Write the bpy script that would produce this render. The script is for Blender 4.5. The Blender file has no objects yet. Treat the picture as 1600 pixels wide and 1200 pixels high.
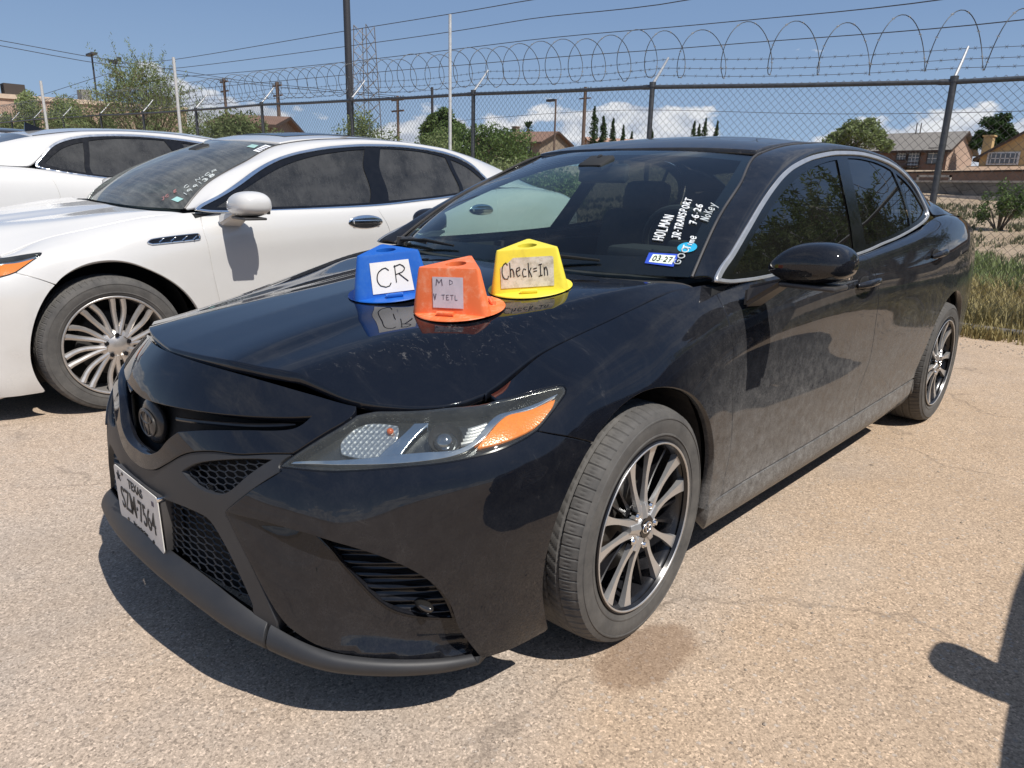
import bpy, bmesh, math, random
import numpy as np
from mathutils import Vector, Matrix
from mathutils.geometry import delaunay_2d_cdt

# ------------------------------------------------------------------ camera, sky, sun, exposure
scene = bpy.context.scene
COL = scene.collection
CAM_P = (-1.5043, -1.8475, 1.2045)
YAW, PITCH, ROLL, FPX = 0.7650, 0.2714, 0.0237, 1112.7
fw = Vector((math.cos(YAW)*math.cos(PITCH), math.sin(YAW)*math.cos(PITCH), -math.sin(PITCH)))
rt = fw.cross(Vector((0, 0, 1))).normalized(); up = rt.cross(fw)
r2 = rt*math.cos(ROLL)+up*math.sin(ROLL); u2 = -rt*math.sin(ROLL)+up*math.cos(ROLL)
cam = bpy.data.cameras.new('camera'); cam_o = bpy.data.objects.new('camera', cam); COL.objects.link(cam_o)
cam_o.matrix_world = Matrix(((r2.x, u2.x, -fw.x, CAM_P[0]), (r2.y, u2.y, -fw.y, CAM_P[1]), (r2.z, u2.z, -fw.z, CAM_P[2]), (0, 0, 0, 1)))
cam.sensor_fit = 'HORIZONTAL'; cam.sensor_width = 36; cam.lens = FPX/1600*36
cam.clip_start = .05; cam.clip_end = 3000
scene.camera = cam_o

SUN_FROM = Vector((-.05, -.68, 1.0)).normalized()      # towards the sun
world = bpy.data.worlds.new('World'); scene.world = world; world.use_nodes = True
wt = world.node_tree; wn = wt.nodes; wl = wt.links; wn.clear()
def wnode(t, **k):
    n = wn.new(t)
    for a, v in k.items(): setattr(n, a, v)
    return n
wo = wnode('ShaderNodeOutputWorld'); bg = wnode('ShaderNodeBackground'); bg.inputs[1].default_value = .10
sky = wnode('ShaderNodeTexSky', sky_type='NISHITA', sun_disc=False)
sky.sun_elevation = math.asin(SUN_FROM.z); sky.sun_rotation = math.radians(185); sky.altitude = 1100
sky.air_density = 1.3; sky.dust_density = 1.0; sky.ozone_density = 2.0
tc = wnode('ShaderNodeTexCoord'); sep = wnode('ShaderNodeSeparateXYZ'); wl.new(tc.outputs['Generated'], sep.inputs[0])
def wmath(op, a, b=None, c=None, clamp=False):
    n = wnode('ShaderNodeMath', operation=op, use_clamp=clamp)
    for i, v in enumerate((a, b, c)):
        if v is None: continue
        if isinstance(v, (int, float)): n.inputs[i].default_value = v
        else: wl.new(v, n.inputs[i])
    return n.outputs[0]
def wramp(v, stops):
    n = wnode('ShaderNodeValToRGB'); e = n.color_ramp.elements
    e[0].position, e[0].color = stops[0][0], (stops[0][1],)*3+(1,)
    e[1].position, e[1].color = stops[-1][0], (stops[-1][1],)*3+(1,)
    for p, c in stops[1:-1]:
        x = e.new(p); x.color = (c, c, c, 1)
    wl.new(v, n.inputs[0]); return n.outputs[0]
zz = sep.outputs[2]
den = wmath('ADD', wmath('MAXIMUM', zz, 0.0), .12)
cx = wmath('DIVIDE', sep.outputs[0], den); cy = wmath('DIVIDE', sep.outputs[1], den)
cmb = wnode('ShaderNodeCombineXYZ'); wl.new(cx, cmb.inputs[0]); wl.new(cy, cmb.inputs[1])
n1 = wnode('ShaderNodeTexNoise'); n1.inputs['Scale'].default_value = 1.1; n1.inputs['Detail'].default_value = 9; n1.inputs['Roughness'].default_value = .58
wl.new(cmb.outputs[0], n1.inputs['Vector'])
hi = wmath('MULTIPLY', wramp(n1.outputs[0], [(0, 0), (.52, 0), (.70, .8), (1, .95)]), wramp(zz, [(0, 0), (.27, 0), (.40, 1), (1, 1)]))
# low cumulus bank on the horizon
mp = wnode('ShaderNodeMapping'); mp.inputs['Scale'].default_value = (5.0, 5.0, 11); wl.new(tc.outputs['Generated'], mp.inputs[0])
n2 = wnode('ShaderNodeTexNoise'); n2.inputs['Scale'].default_value = 1.25; n2.inputs['Detail'].default_value = 9; n2.inputs['Roughness'].default_value = .55
wl.new(mp.outputs[0], n2.inputs['Vector'])
lowv = wmath('SUBTRACT', n2.outputs[0], wmath('MULTIPLY', wmath('MAXIMUM', wmath('SUBTRACT', zz, .04), 0), 2.9))
lo = wramp(lowv, [(0, 0), (.37, 0), (.41, .9), (1, 1)])
cl = wmath('MAXIMUM', hi, lo, clamp=True)
shade = wnode('ShaderNodeMix', data_type='RGBA'); shade.inputs[6].default_value = (4.3, 4.7, 5.5, 1); shade.inputs[7].default_value = (7.2, 7.3, 7.5, 1)
n3 = wnode('ShaderNodeTexNoise'); n3.inputs['Scale'].default_value = 5; n3.inputs['Detail'].default_value = 6; wl.new(mp.outputs[0], n3.inputs['Vector'])
wl.new(wramp(n3.outputs[0], [(0, 0), (.4, 0), (.62, 1), (1, 1)]), shade.inputs[0])
skyc = wnode('ShaderNodeMix', data_type='RGBA'); wl.new(sky.outputs[0], skyc.inputs[6]); skyc.inputs[0].default_value = 1
hz = wnode('ShaderNodeMix', data_type='RGBA'); hz.inputs[6].default_value = (3.1, 4.4, 6.1, 1); hz.inputs[7].default_value = (1.12, 1.98, 3.9, 1); wl.new(wramp(zz, [(0, 0), (.07, .25), (.20, .65), (.42, 1)]), hz.inputs[0]); wl.new(hz.outputs[2], skyc.inputs[7])
wl.new(wramp(zz, [(0, 1), (.30, .9), (.60, .35), (1, .1)]), skyc.inputs[0])
mixc = wnode('ShaderNodeMix', data_type='RGBA'); wl.new(cl, mixc.inputs[0]); wl.new(skyc.outputs[2], mixc.inputs[6]); wl.new(shade.outputs[2], mixc.inputs[7])
wl.new(mixc.outputs[2], bg.inputs[0]); wl.new(bg.outputs[0], wo.inputs[0])

sun = bpy.data.lights.new('sun', 'SUN'); sun.energy = 4.5; sun.angle = math.radians(.5); sun.color = (1, .945, .87)
sun_o = bpy.data.objects.new('sun', sun); COL.objects.link(sun_o)
sun_o.rotation_euler = SUN_FROM.to_track_quat('Z', 'Y').to_euler()
scene.view_settings.view_transform = 'Standard'; scene.view_settings.look = 'None'
scene.view_settings.exposure = 0.22; scene.view_settings.gamma = 1
scene.cycles.max_bounces = 8; scene.cycles.transparent_max_bounces = 24; scene.cycles.caustics_reflective = False; scene.cycles.caustics_refractive = False
rnd = random.Random(7)

# ------------------------------------------------------------------ object helpers
def link(o, parent=None):
    COL.objects.link(o)
    if parent is not None: o.parent = parent
    return o
def tag(o, label=None, cat=None, group=None, kind=None):
    if label: o['label'] = label
    if cat: o['category'] = cat
    if group: o['group'] = group
    if kind: o['kind'] = kind
    return o
def thing(name, label, cat, loc=(0, 0, 0), rz=0, group=None):
    o = bpy.data.objects.new(name, None); o.location = loc; o.rotation_euler = (0, 0, rz); o.empty_display_size = .2
    link(o); return tag(o, label, cat, group)
def copy_tree(o, parent=None):
    c = o.copy(); COL.objects.link(c); c.parent = parent
    for ch in list(o.children): copy_tree(ch, c)
    return c
def meshobj(name, V, F, mat, parent=None, smooth=False, normals=None, mats=None, fmat=None):
    me = bpy.data.meshes.new(name); me.from_pydata([tuple(map(float, v)) for v in V], [], [tuple(map(int, f)) for f in F])
    for m in (mats or [mat]): me.materials.append(m)
    if fmat is not None: me.polygons.foreach_set('material_index', [int(i) for i in fmat])
    me.update()
    if smooth or normals is not None: me.polygons.foreach_set('use_smooth', [True]*len(me.polygons))
    if normals is not None: me.normals_split_custom_set_from_vertices([tuple(map(float, n)) for n in normals])
    me.update()
    return link(bpy.data.objects.new(name, me), parent)
class MB:
    """collects shapes and links them as one mesh object"""
    def __init__(s): s.bm = bmesh.new()
    def box(s, c, size, M=None, bevel=0, taper=None):
        vs = []
        for x in (-1, 1):
            for y in (-1, 1):
                for z in (-1, 1):
                    k = 1 if taper is None or z < 0 else taper
                    v = Vector((x*size[0]/2*k, y*size[1]/2*k, z*size[2]/2))
                    if M is not None: v = M @ v
                    vs.append(s.bm.verts.new(v+Vector(c)))
        fs = [s.bm.faces.new([vs[i] for i in f]) for f in ((0, 1, 3, 2), (4, 6, 7, 5), (0, 4, 5, 1), (2, 3, 7, 6), (0, 2, 6, 4), (1, 5, 7, 3))]
        if bevel:
            es = list({e for f in fs for e in f.edges}); bmesh.ops.bevel(s.bm, geom=es, offset=bevel, segments=2, affect='EDGES', profile=.5)
        return s
    def tube(s, pts, r, n=8, cap=True):
        pts = [Vector(p) for p in pts]; rs = r if isinstance(r, (list, tuple)) else [r]*len(pts)
        rings = []; prev = None
        for i, p in enumerate(pts):
            t = (pts[min(i+1, len(pts)-1)]-pts[max(i-1, 0)]).normalized()
            a = Vector((0, 0, 1)) if abs(t.z) < .9 else Vector((1, 0, 0))
            if prev is not None: a = prev
            x = (a-t*a.dot(t)).normalized(); prev = x; y = t.cross(x)
            rings.append([s.bm.verts.new(p+(x*math.cos(k/n*math.tau)+y*math.sin(k/n*math.tau))*rs[i]) for k in range(n)])
        for A, B_ in zip(rings, rings[1:]):
            for k in range(n): s.bm.faces.new((A[k], A[(k+1) % n], B_[(k+1) % n], B_[k]))
        if cap and n > 2: s.bm.faces.new(rings[0][::-1]); s.bm.faces.new(rings[-1])
        return s
    def cyl(s, a, b, r, n=16, r2_=None): return s.tube([a, b], [r, r if r2_ is None else r2_], n)
    def prism(s, poly, f0, f1):
        """poly: 2D points; f0/f1 map a 2D point to the two 3D faces"""
        A = [s.bm.verts.new(f0(p)) for p in poly]; B_ = [s.bm.verts.new(f1(p)) for p in poly]; n = len(poly)
        s.bm.faces.new(A[::-1]); s.bm.faces.new(B_)
        for i in range(n): s.bm.faces.new((A[i], A[(i+1) % n], B_[(i+1) % n], B_[i]))
        return s
    def face(s, pts): s.bm.faces.new([s.bm.verts.new(p) for p in pts]); return s
    def build(s, name, mat, parent=None, smooth=False, sharp=40):
        bmesh.ops.recalc_face_normals(s.bm, faces=s.bm.faces)
        me = bpy.data.meshes.new(name); s.bm.to_mesh(me); s.bm.free(); me.materials.append(mat)
        if smooth:
            me.polygons.foreach_set('use_smooth', [True]*len(me.polygons)); me.set_sharp_from_angle(angle=math.radians(sharp))
        return link(bpy.data.objects.new(name, me), parent)

# ------------------------------------------------------------------ materials
class Mat:
    def __init__(s, name):
        s.m = bpy.data.materials.new(name); s.m.use_nodes = True; s.t = s.m.node_tree; s.n = s.t.nodes; s.l = s.t.links
        s.b = s.n['Principled BSDF']; s.out = s.n['Material Output']; s._p = None
    def new(s, t, **k):
        n = s.n.new(t)
        for a, v in k.items(): setattr(n, a, v)
        return n
    def put(s, v, sock):
        if hasattr(v, 'links') or hasattr(v, 'is_linked'): s.l.new(v, sock)
        elif isinstance(v, (tuple, list)) and len(v) == 3 and sock.type == 'RGBA': sock.default_value = (*v, 1)
        else: sock.default_value = v
    def set(s, **k):
        for a, v in k.items(): s.put(v, s.b.inputs[a.replace('_', ' ')])
        return s
    def pos(s):
        if s._p is None: s._p = s.new('ShaderNodeTexCoord').outputs['Object']
        return s._p
    def map(s, scale=(1, 1, 1), rot=(0, 0, 0), loc=(0, 0, 0), src=None):
        n = s.new('ShaderNodeMapping'); n.inputs['Scale'].default_value = scale; n.inputs['Rotation'].default_value = rot; n.inputs['Location'].default_value = loc
        s.l.new(src or s.pos(), n.inputs[0]); return n.outputs[0]
    def noise(s, scale, detail=4, rough=.5, src=None, dist=0):
        n = s.new('ShaderNodeTexNoise'); n.inputs['Scale'].default_value = scale; n.inputs['Detail'].default_value = detail
        n.inputs['Roughness'].default_value = rough; n.inputs['Distortion'].default_value = dist
        s.l.new(src or s.pos(), n.inputs['Vector']); return n.outputs[0]
    def voro(s, scale, feature='F1', src=None, out='Distance', rand=1):
        n = s.new('ShaderNodeTexVoronoi', feature=feature); n.inputs['Scale'].default_value = scale; n.inputs['Randomness'].default_value = rand
        s.l.new(src or s.pos(), n.inputs['Vector']); return n.outputs[out]
    def math(s, op, a, b=None, c=None, clamp=False):
        n = s.new('ShaderNodeMath', operation=op, use_clamp=clamp)
        for i, v in enumerate((a, b, c)):
            if v is not None: s.put(v, n.inputs[i])
        return n.outputs[0]
    def ramp(s, v, stops, interp='LINEAR'):
        n = s.new('ShaderNodeValToRGB'); n.color_ramp.interpolation = interp; e = n.color_ramp.elements
        f = lambda c: (c, c, c, 1) if isinstance(c, (int, float)) else (*c, 1)
        e[0].position, e[0].color = stops[0][0], f(stops[0][1]); e[1].position, e[1].color = stops[-1][0], f(stops[-1][1])
        for p, c in stops[1:-1]: e.new(p).color = f(c)
        s.l.new(v, n.inputs[0]); return n.outputs[0]
    def mix(s, f, a, b, mode='MIX'):
        n = s.new('ShaderNodeMix', data_type='RGBA', blend_type=mode); s.put(f, n.inputs[0]); s.put(a, n.inputs[6]); s.put(b, n.inputs[7]); return n.outputs[2]
    def fmix(s, f, a, b):
        n = s.new('ShaderNodeMix', data_type='FLOAT'); s.put(f, n.inputs[0]); s.put(a, n.inputs[2]); s.put(b, n.inputs[3]); return n.outputs[0]
    def bump(s, h, strength=.3, dist=.01):
        n = s.new('ShaderNodeBump'); n.inputs['Strength'].default_value = strength; n.inputs['Distance'].default_value = dist
        s.l.new(h, n.inputs['Height']); s.l.new(n.outputs[0], s.b.inputs['Normal']); return s
    def sep(s, v=None):
        n = s.new('ShaderNodeSeparateXYZ'); s.l.new(v or s.pos(), n.inputs[0]); return n.outputs
def simple(name, col, rough=.5, metal=0., var=.12, vs=30, **k):
    m = Mat(name); nz = m.noise(vs, 5, .6)
    m.set(Base_Color=m.mix(1., col, m.ramp(nz, [(.25, 1-var), (.75, 1+var)]), 'MULTIPLY'), Roughness=m.fmix(nz, max(rough-.08, .02), min(rough+.1, 1)), Metallic=metal, **k)
    return m.m

def nat(xs,ys):
    """C2 natural cubic spline through (xs, ys[:,d])"""
    xs=np.asarray(xs,float);ys=np.asarray(ys,float).reshape(len(xs),-1);n=len(xs)
    h=np.diff(xs);A=np.zeros((n,n));B=np.zeros_like(ys);A[0,0]=A[-1,-1]=1
    for i in range(1,n-1):
        A[i,i-1]=h[i-1];A[i,i]=2*(h[i-1]+h[i]);A[i,i+1]=h[i]
        B[i]=6*((ys[i+1]-ys[i])/h[i]-(ys[i]-ys[i-1])/h[i-1])
    M=np.linalg.solve(A,B)
    def f(x):
        x=np.asarray(x,float);i=np.clip(np.searchsorted(xs,x)-1,0,n-2)
        hi=h[i][...,None];a=(xs[i+1]-x)[...,None];b=(x-xs[i])[...,None]
        return (M[i]*a**3+M[i+1]*b**3)/(6*hi)+(ys[i]/hi-M[i]*hi/6)*a+(ys[i+1]/hi-M[i+1]*hi/6)*b
    return f
def maki(xs,ys):
    """makima spline (local, no overshoot)"""
    xs=np.asarray(xs,float);ys=np.asarray(ys,float).reshape(len(xs),-1);n=len(xs)
    d=np.diff(ys,axis=0)/np.diff(xs)[:,None]
    d=np.vstack([3*d[0]-2*d[1] if n>2 else d[0],2*d[0]-d[1] if n>2 else d[0],d,2*d[-1]-d[-2] if n>2 else d[-1],3*d[-1]-2*d[-2] if n>2 else d[-1]])
    w1=abs(d[3:]-d[2:-1])+abs(d[3:]+d[2:-1])/2;w2=abs(d[1:-2]-d[:-3])+abs(d[1:-2]+d[:-3])/2
    m=(w1*d[1:-2]+w2*d[2:-1])/(w1+w2+1e-12)
    def f(x):
        x=np.asarray(x,float);i=np.clip(np.searchsorted(xs,x)-1,0,n-2)
        h=(xs[i+1]-xs[i])[...,None];t=((x-xs[i]))[...,None]/h
        y0,y1,m0,m1=ys[i],ys[i+1],m[i]*h,m[i+1]*h
        return (2*t**3-3*t**2+1)*y0+(t**3-2*t**2+t)*m0+(-2*t**3+3*t**2)*y1+(t**3-t**2)*m1
    return f
class Loft:
    """rows of (s,x,w,z); t is the row parameter; returns driver-side points (y=-w)"""
    def __init__(s,rows,tk,fs=maki):
        s.tk=np.array(tk,float);s.rows=[fs([p[0] for p in r],[[p[1],-p[2],p[3]] for p in r]) for r in rows]
    def __call__(s,a,b):
        a=np.atleast_1d(np.asarray(a,float));b=np.atleast_1d(np.asarray(b,float))
        R=np.stack([r(a) for r in s.rows],0) # K,n,3
        tk=s.tk;n=len(tk)
        d=np.diff(R,axis=0)/np.diff(tk)[:,None,None]
        d=np.concatenate([[3*d[0]-2*d[1]],[2*d[0]-d[1]],d,[2*d[-1]-d[-2]],[3*d[-1]-2*d[-2]]])
        # vector version: weights by norm, keeps rows smooth
        nrm=lambda v:np.sqrt((v**2).sum(-1,keepdims=True))
        w1=nrm(d[3:]-d[2:-1])+.25*nrm(d[3:]+d[2:-1]);w2=nrm(d[1:-2]-d[:-3])+.25*nrm(d[1:-2]+d[:-3])
        m=(w1*d[1:-2]+w2*d[2:-1])/(w1+w2+1e-12)
        i=np.clip(np.searchsorted(tk,b)-1,0,n-2);j=np.arange(len(a))
        h=(tk[i+1]-tk[i])[:,None];t=((b-tk[i]))[:,None]/h
        return (2*t**3-3*t**2+1)*R[i,j]+(t**3-2*t**2+t)*m[i,j]*h+(-2*t**3+3*t**2)*R[i+1,j]+(t**3-t**2)*m[i+1,j]*h

# ---- black sedan lower body: rows (s, x, w, z)
T=[(-1.50,-.845,0,.785),(-1.40,-.835,.10,.783),(-1.20,-.785,.30,.772),(-1.03,-.705,.46,.745),(-.93,-.655,.55,.728),(-.55,-.39,.705,.735),(-.35,-.20,.705,.81),(-.15,-.02,.722,.853),(.12,.14,.738,.89),(.30,.30,.745,.920),(.45,.45,.800,.938),(.7,.7,.838,.944),(1.1,1.1,.836,.953),(1.5,1.5,.833,.965),(2.0,2.0,.820,1.005),(2.4,2.4,.80,1.045),(2.7,2.7,.775,1.09),(3.1,3.1,.755,1.105),(3.5,3.5,.745,1.075),(3.75,3.75,.70,1.03),(3.95,3.800,.56,1.025),(4.25,3.848,.28,1.025),(4.5,3.860,0,1.025)]
R7=[(-1.50,-.885,0,.735),(-1.40,-.878,.11,.733),(-1.20,-.830,.31,.722),(-1.03,-.752,.48,.70),(-.93,-.69,.575,.69),(-.55,-.40,.775,.725),(-.35,-.20,.775,.79),(-.15,-.02,.782,.83),(.12,.14,.792,.866),(.30,.30,.806,.895),(.45,.45,.826,.908),(.7,.7,.852,.918),(1.1,1.1,.864,.935),(1.5,1.5,.866,.955),(2.0,2.0,.862,.99),(2.4,2.4,.85,1.03),(2.7,2.7,.836,1.06),(3.1,3.1,.82,1.07),(3.5,3.5,.79,1.03),(3.75,3.75,.74,.99),(3.95,3.840,.56,0.985),(4.25,3.888,.28,0.985),(4.5,3.900,0,0.985)]
R6=[(-1.50,-.91,0,.685),(-1.40,-.905,.115,.683),(-1.20,-.858,.33,.672),(-1.03,-.785,.50,.655),(-.93,-.725,.60,.65),(-.55,-.415,.83,.685),(-.35,-.22,.838,.755),(-.15,-.02,.842,.79),(.12,.14,.848,.823),(.30,.30,.858,.845),(.45,.45,.868,.856),(.7,.7,.878,.866),(1.1,1.1,.886,.883),(1.5,1.5,.890,.90),(2.0,2.0,.892,.925),(2.4,2.4,.892,.955),(2.7,2.7,.884,.98),(3.1,3.1,.866,.985),(3.5,3.5,.815,.955),(3.75,3.75,.76,.92),(3.95,3.860,.56,0.915),(4.25,3.908,.28,0.915),(4.5,3.920,0,0.915)]
R5=[(-1.50,-.93,0,.615),(-1.40,-.926,.12,.613),(-1.20,-.885,.35,.605),(-1.03,-.815,.52,.60),(-.93,-.755,.63,.60),(-.55,-.43,.868,.625),(-.35,-.24,.885,.68),(-.15,-.02,.890,.72),(.12,.14,.890,.745),(.30,.30,.892,.758),(.45,.45,.893,.765),(.7,.7,.896,.77),(1.1,1.1,.900,.785),(1.5,1.5,.904,.80),(2.0,2.0,.912,.82),(2.4,2.4,.918,.84),(2.7,2.7,.912,.86),(3.1,3.1,.892,.87),(3.5,3.5,.835,.86),(3.75,3.75,.775,.84),(3.95,3.870,.56,0.835),(4.25,3.918,.28,0.835),(4.5,3.930,0,0.835)]
R4=[(-1.50,-.945,0,.53),(-1.40,-.942,.12,.53),(-1.20,-.905,.36,.525),(-1.03,-.838,.54,.525),(-.93,-.775,.65,.525),(-.55,-.44,.878,.545),(-.35,-.25,.905,.575),(-.15,-.02,.915,.62),(.12,.14,.912,.63),(.30,.30,.905,.635),(.45,.45,.898,.64),(.7,.7,.893,.645),(1.1,1.1,.893,.65),(1.5,1.5,.898,.66),(2.0,2.0,.908,.68),(2.4,2.4,.920,.70),(2.7,2.7,.922,.72),(3.1,3.1,.905,.73),(3.5,3.5,.845,.73),(3.75,3.75,.785,.72),(3.95,3.870,.56,0.715),(4.25,3.918,.28,0.715),(4.5,3.930,0,0.715)]
R3=[(-1.50,-.955,0,.43),(-1.40,-.952,.12,.43),(-1.20,-.915,.365,.425),(-1.03,-.85,.55,.42),(-.93,-.79,.66,.42),(-.55,-.445,.878,.42),(-.35,-.25,.905,.43),(-.15,-.02,.915,.46),(.12,.14,.913,.46),(.30,.30,.905,.46),(.45,.45,.898,.465),(.7,.7,.893,.47),(1.1,1.1,.893,.475),(1.5,1.5,.897,.48),(2.0,2.0,.905,.49),(2.4,2.4,.915,.50),(2.7,2.7,.918,.51),(3.1,3.1,.90,.52),(3.5,3.5,.845,.53),(3.75,3.75,.785,.53),(3.95,3.870,.56,0.525),(4.25,3.918,.28,0.525),(4.5,3.930,0,0.525)]
R2=[(-1.50,-.96,0,.32),(-1.40,-.958,.12,.32),(-1.20,-.922,.37,.315),(-1.03,-.858,.55,.31),(-.93,-.795,.66,.31),(-.55,-.445,.872,.30),(-.35,-.25,.893,.30),(-.15,-.02,.90,.305),(.12,.14,.898,.305),(.30,.30,.894,.31),(.45,.45,.889,.31),(.7,.7,.885,.315),(1.1,1.1,.885,.315),(1.5,1.5,.885,.315),(2.0,2.0,.888,.32),(2.4,2.4,.892,.325),(2.7,2.7,.895,.33),(3.1,3.1,.885,.34),(3.5,3.5,.835,.36),(3.75,3.75,.775,.37),(3.95,3.860,.56,0.365),(4.25,3.908,.28,0.365),(4.5,3.920,0,0.365)]
R1=[(-1.50,-.965,0,.235),(-1.40,-.963,.12,.235),(-1.20,-.928,.37,.232),(-1.03,-.86,.55,.228),(-.93,-.795,.66,.222),(-.55,-.44,.868,.21),(-.35,-.25,.885,.21),(-.15,-.02,.89,.21),(.12,.14,.89,.21),(.30,.30,.890,.215),(.45,.45,.890,.22),(.7,.7,.892,.22),(1.1,1.1,.892,.22),(1.5,1.5,.892,.22),(2.0,2.0,.892,.22),(2.4,2.4,.89,.225),(2.7,2.7,.885,.23),(3.1,3.1,.87,.245),(3.5,3.5,.82,.27),(3.75,3.75,.76,.28),(3.95,3.840,.56,0.275),(4.25,3.888,.28,0.275),(4.5,3.900,0,0.275)]
R0=[(-1.50,-.955,0,.175),(-1.40,-.953,.12,.175),(-1.20,-.915,.365,.17),(-1.03,-.848,.545,.165),(-.93,-.78,.65,.16),(-.55,-.43,.858,.150),(-.35,-.25,.87,.155),(-.15,-.02,.87,.16),(.12,.14,.87,.16),(.30,.30,.868,.165),(.45,.45,.868,.168),(.7,.7,.868,.168),(1.1,1.1,.868,.168),(1.5,1.5,.868,.168),(2.0,2.0,.866,.168),(2.4,2.4,.862,.17),(2.7,2.7,.86,.175),(3.1,3.1,.84,.19),(3.5,3.5,.79,.21),(3.75,3.75,.73,.22),(3.95,3.800,.56,0.215),(4.25,3.848,.28,0.215),(4.5,3.860,0,0.215)]
B=Loft([R0,R1,R2,R3,R4,R5,R6,R7,T],[0,.06,.15,.27,.38,.48,.58,.66,.73])
HC=[(-1.0,-1.0,0,.745),(-.85,-.85,0,.787),(-.64,-.64,0,.833),(-.41,-.41,0,.872),(-.1,-.1,0,.915),(.2,.2,0,.953),(.5,.5,0,.975)]
HB=[(-1.0,-1.0,.30,.742),(-.85,-.85,.255,.785),(-.64,-.64,.225,.829),(-.41,-.41,.205,.866),(-.1,-.1,.20,.909),(.2,.2,.20,.946),(.5,.5,.20,.968)]
HM=[(-1.0,-1.0,.40,.728),(-.85,-.85,.335,.774),(-.64,-.64,.30,.815),(-.41,-.41,.29,.853),(-.1,-.1,.32,.895),(.2,.2,.36,.937),(.5,.5,.38,.96)]
HA=[(-1.0,-1.0,.52,.71),(-.85,-.85,.44,.752),(-.64,-.64,.425,.788),(-.41,-.41,.465,.829),(-.1,-.1,.575,.877),(.2,.2,.665,.924),(.5,.5,.72,.953)]
HT=[(-1.0,-1.0,.74,.56),(-.85,-.85,.73,.605),(-.64,-.64,.71,.66),(-.39,-.39,.703,.738),(-.2,-.2,.704,.81),(-.02,-.02,.720,.853),(.14,.14,.736,.89),(.3,.3,.745,.921),(.5,.5,.77,.945)]
def _bl(p,q,t): return [(a[0],)+tuple(a[i]+(b[i]-a[i])*t for i in (1,2,3)) for a,b in zip(_rs(p),_rs(q))]
_KS=[-1.0,-.85,-.64,-.41,-.2,-.02,.14,.3,.5]
def _rs(r):
    if len(r)==len(_KS): return r
    f_=nat([p[0] for p in r],[p[1:] for p in r]); return [(k,)+tuple(f_(np.array([k]))[0]) for k in _KS]
HC,HB,HM,HA,HT=[_rs(r) for r in (HC,HB,HM,HA,HT)]
HM=[(a,b,c,d-.001) for a,b,c,d in HM]; HA=[(a,b,c,d+(.009 if a<.2 else .004)) for a,b,c,d in HA]
HL=Loft([HC,_bl(HC,HB,.5),_bl(HB,HC,.13),_bl(HB,HM,.16),HM,_bl(HA,HM,.12),_bl(HA,HT,.10),_bl(HA,HT,.5),HT],[0,.1,.178,.222,.33,.478,.522,.61,.70],nat)
def HS(a,b): return HL(b,a)
# ---- side glass: driver-side height field w(x,z)
def Wf(x,z):
    x=np.asarray(x,float);z=np.asarray(z,float);d=z-.95
    return .834-.44*d-.15*d*d-.012*np.clip(x-1.8,0,None)**2
def G(x,z):
    x=np.atleast_1d(x);z=np.atleast_1d(z);return np.stack([x,-Wf(x,z),z],-1)

# ---- windshield: a = lateral 0..1, b = height 0..1
V_=Loft([[(0,.27,0,.950),(.34,.285,.25,.949),(.7,.34,.52,.948),(1,.44,.735,.95)],[(0,.505,0,1.13),(.34,.52,.25,1.128),(.7,.575,.49,1.125),(1,.67,.668,1.12)],[(0,.745,0,1.252),(.34,.76,.23,1.25),(.7,.81,.45,1.24),(1,.88,.622,1.225)],[(0,1.035,0,1.358),(.34,1.05,.20,1.356),(.7,1.09,.39,1.349),(1,1.135,.553,1.336)]],[0,.43,.70,1],nat)
# ---- pillar and roof-rail ribbon: b = 0 chrome line .. 1 roof ditch / glass edge
U0=[(.42,.40,.826,.950),(.70,.70,.760,1.102),(.98,.978,.702,1.226),(1.2,1.227,.662,1.305),(1.5,1.484,.634,1.351),(1.75,1.752,.616,1.379),(2.05,2.036,.608,1.385),(2.36,2.366,.617,1.366),(2.6,2.596,.645,1.305),(2.75,2.72,.694,1.212),(2.85,2.80,.755,1.11),(3.1,3.05,.755,1.108),(3.3,3.3,.75,1.09),(3.55,3.5,.745,1.075)]
U2=[(.42,.425,.738,.951),(.70,.67,.675,1.12),(.98,.88,.628,1.225),(1.2,1.135,.558,1.338),(1.5,1.5,.545,1.395),(1.75,1.75,.54,1.411),(2.05,2.05,.54,1.411),(2.36,2.40,.545,1.39),(2.6,2.72,.56,1.338),(2.75,2.93,.575,1.28),(2.85,3.08,.588,1.23),(3.1,3.25,.605,1.165),(3.3,3.40,.62,1.115),(3.55,3.55,.64,1.078)]
def _mid(t,bu):
    out=[]
    for p,q in zip(U0,U2):
        out.append((p[0],p[1]+(q[1]-p[1])*t,p[2]+(q[2]-p[2])*t+bu*(1 if p[0]<2.8 else .6),p[3]+(q[3]-p[3])*t+bu*.7))
    return out
U_=Loft([U0,_mid(.33,.014),_mid(.7,.012),U2],[0,.33,.7,1])
def zc(x): return maki([.9,1.03,1.3,1.6,1.9,2.3,2.7,3.0],[1.30,1.359,1.417,1.443,1.445,1.425,1.370,1.30])(x)[:,0]
def RS(a,b):
    a=np.atleast_1d(np.asarray(a,float));b=np.atleast_1d(np.asarray(b,float))
    return np.stack([b,-a,zc(b)-.036*(abs(a)/.55)**2.4],-1)
# backlight and boot lid
K_=Loft([[(0,2.80,0,1.352),(.5,2.79,.29,1.348),(1,2.76,.565,1.328)],[(0,3.05,0,1.262),(.5,3.04,.30,1.258),(1,3.08,.588,1.230)],[(0,3.42,0,1.125),(.5,3.42,.31,1.122),(1,3.42,.622,1.108)]],[0,.4,1],nat)
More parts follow.
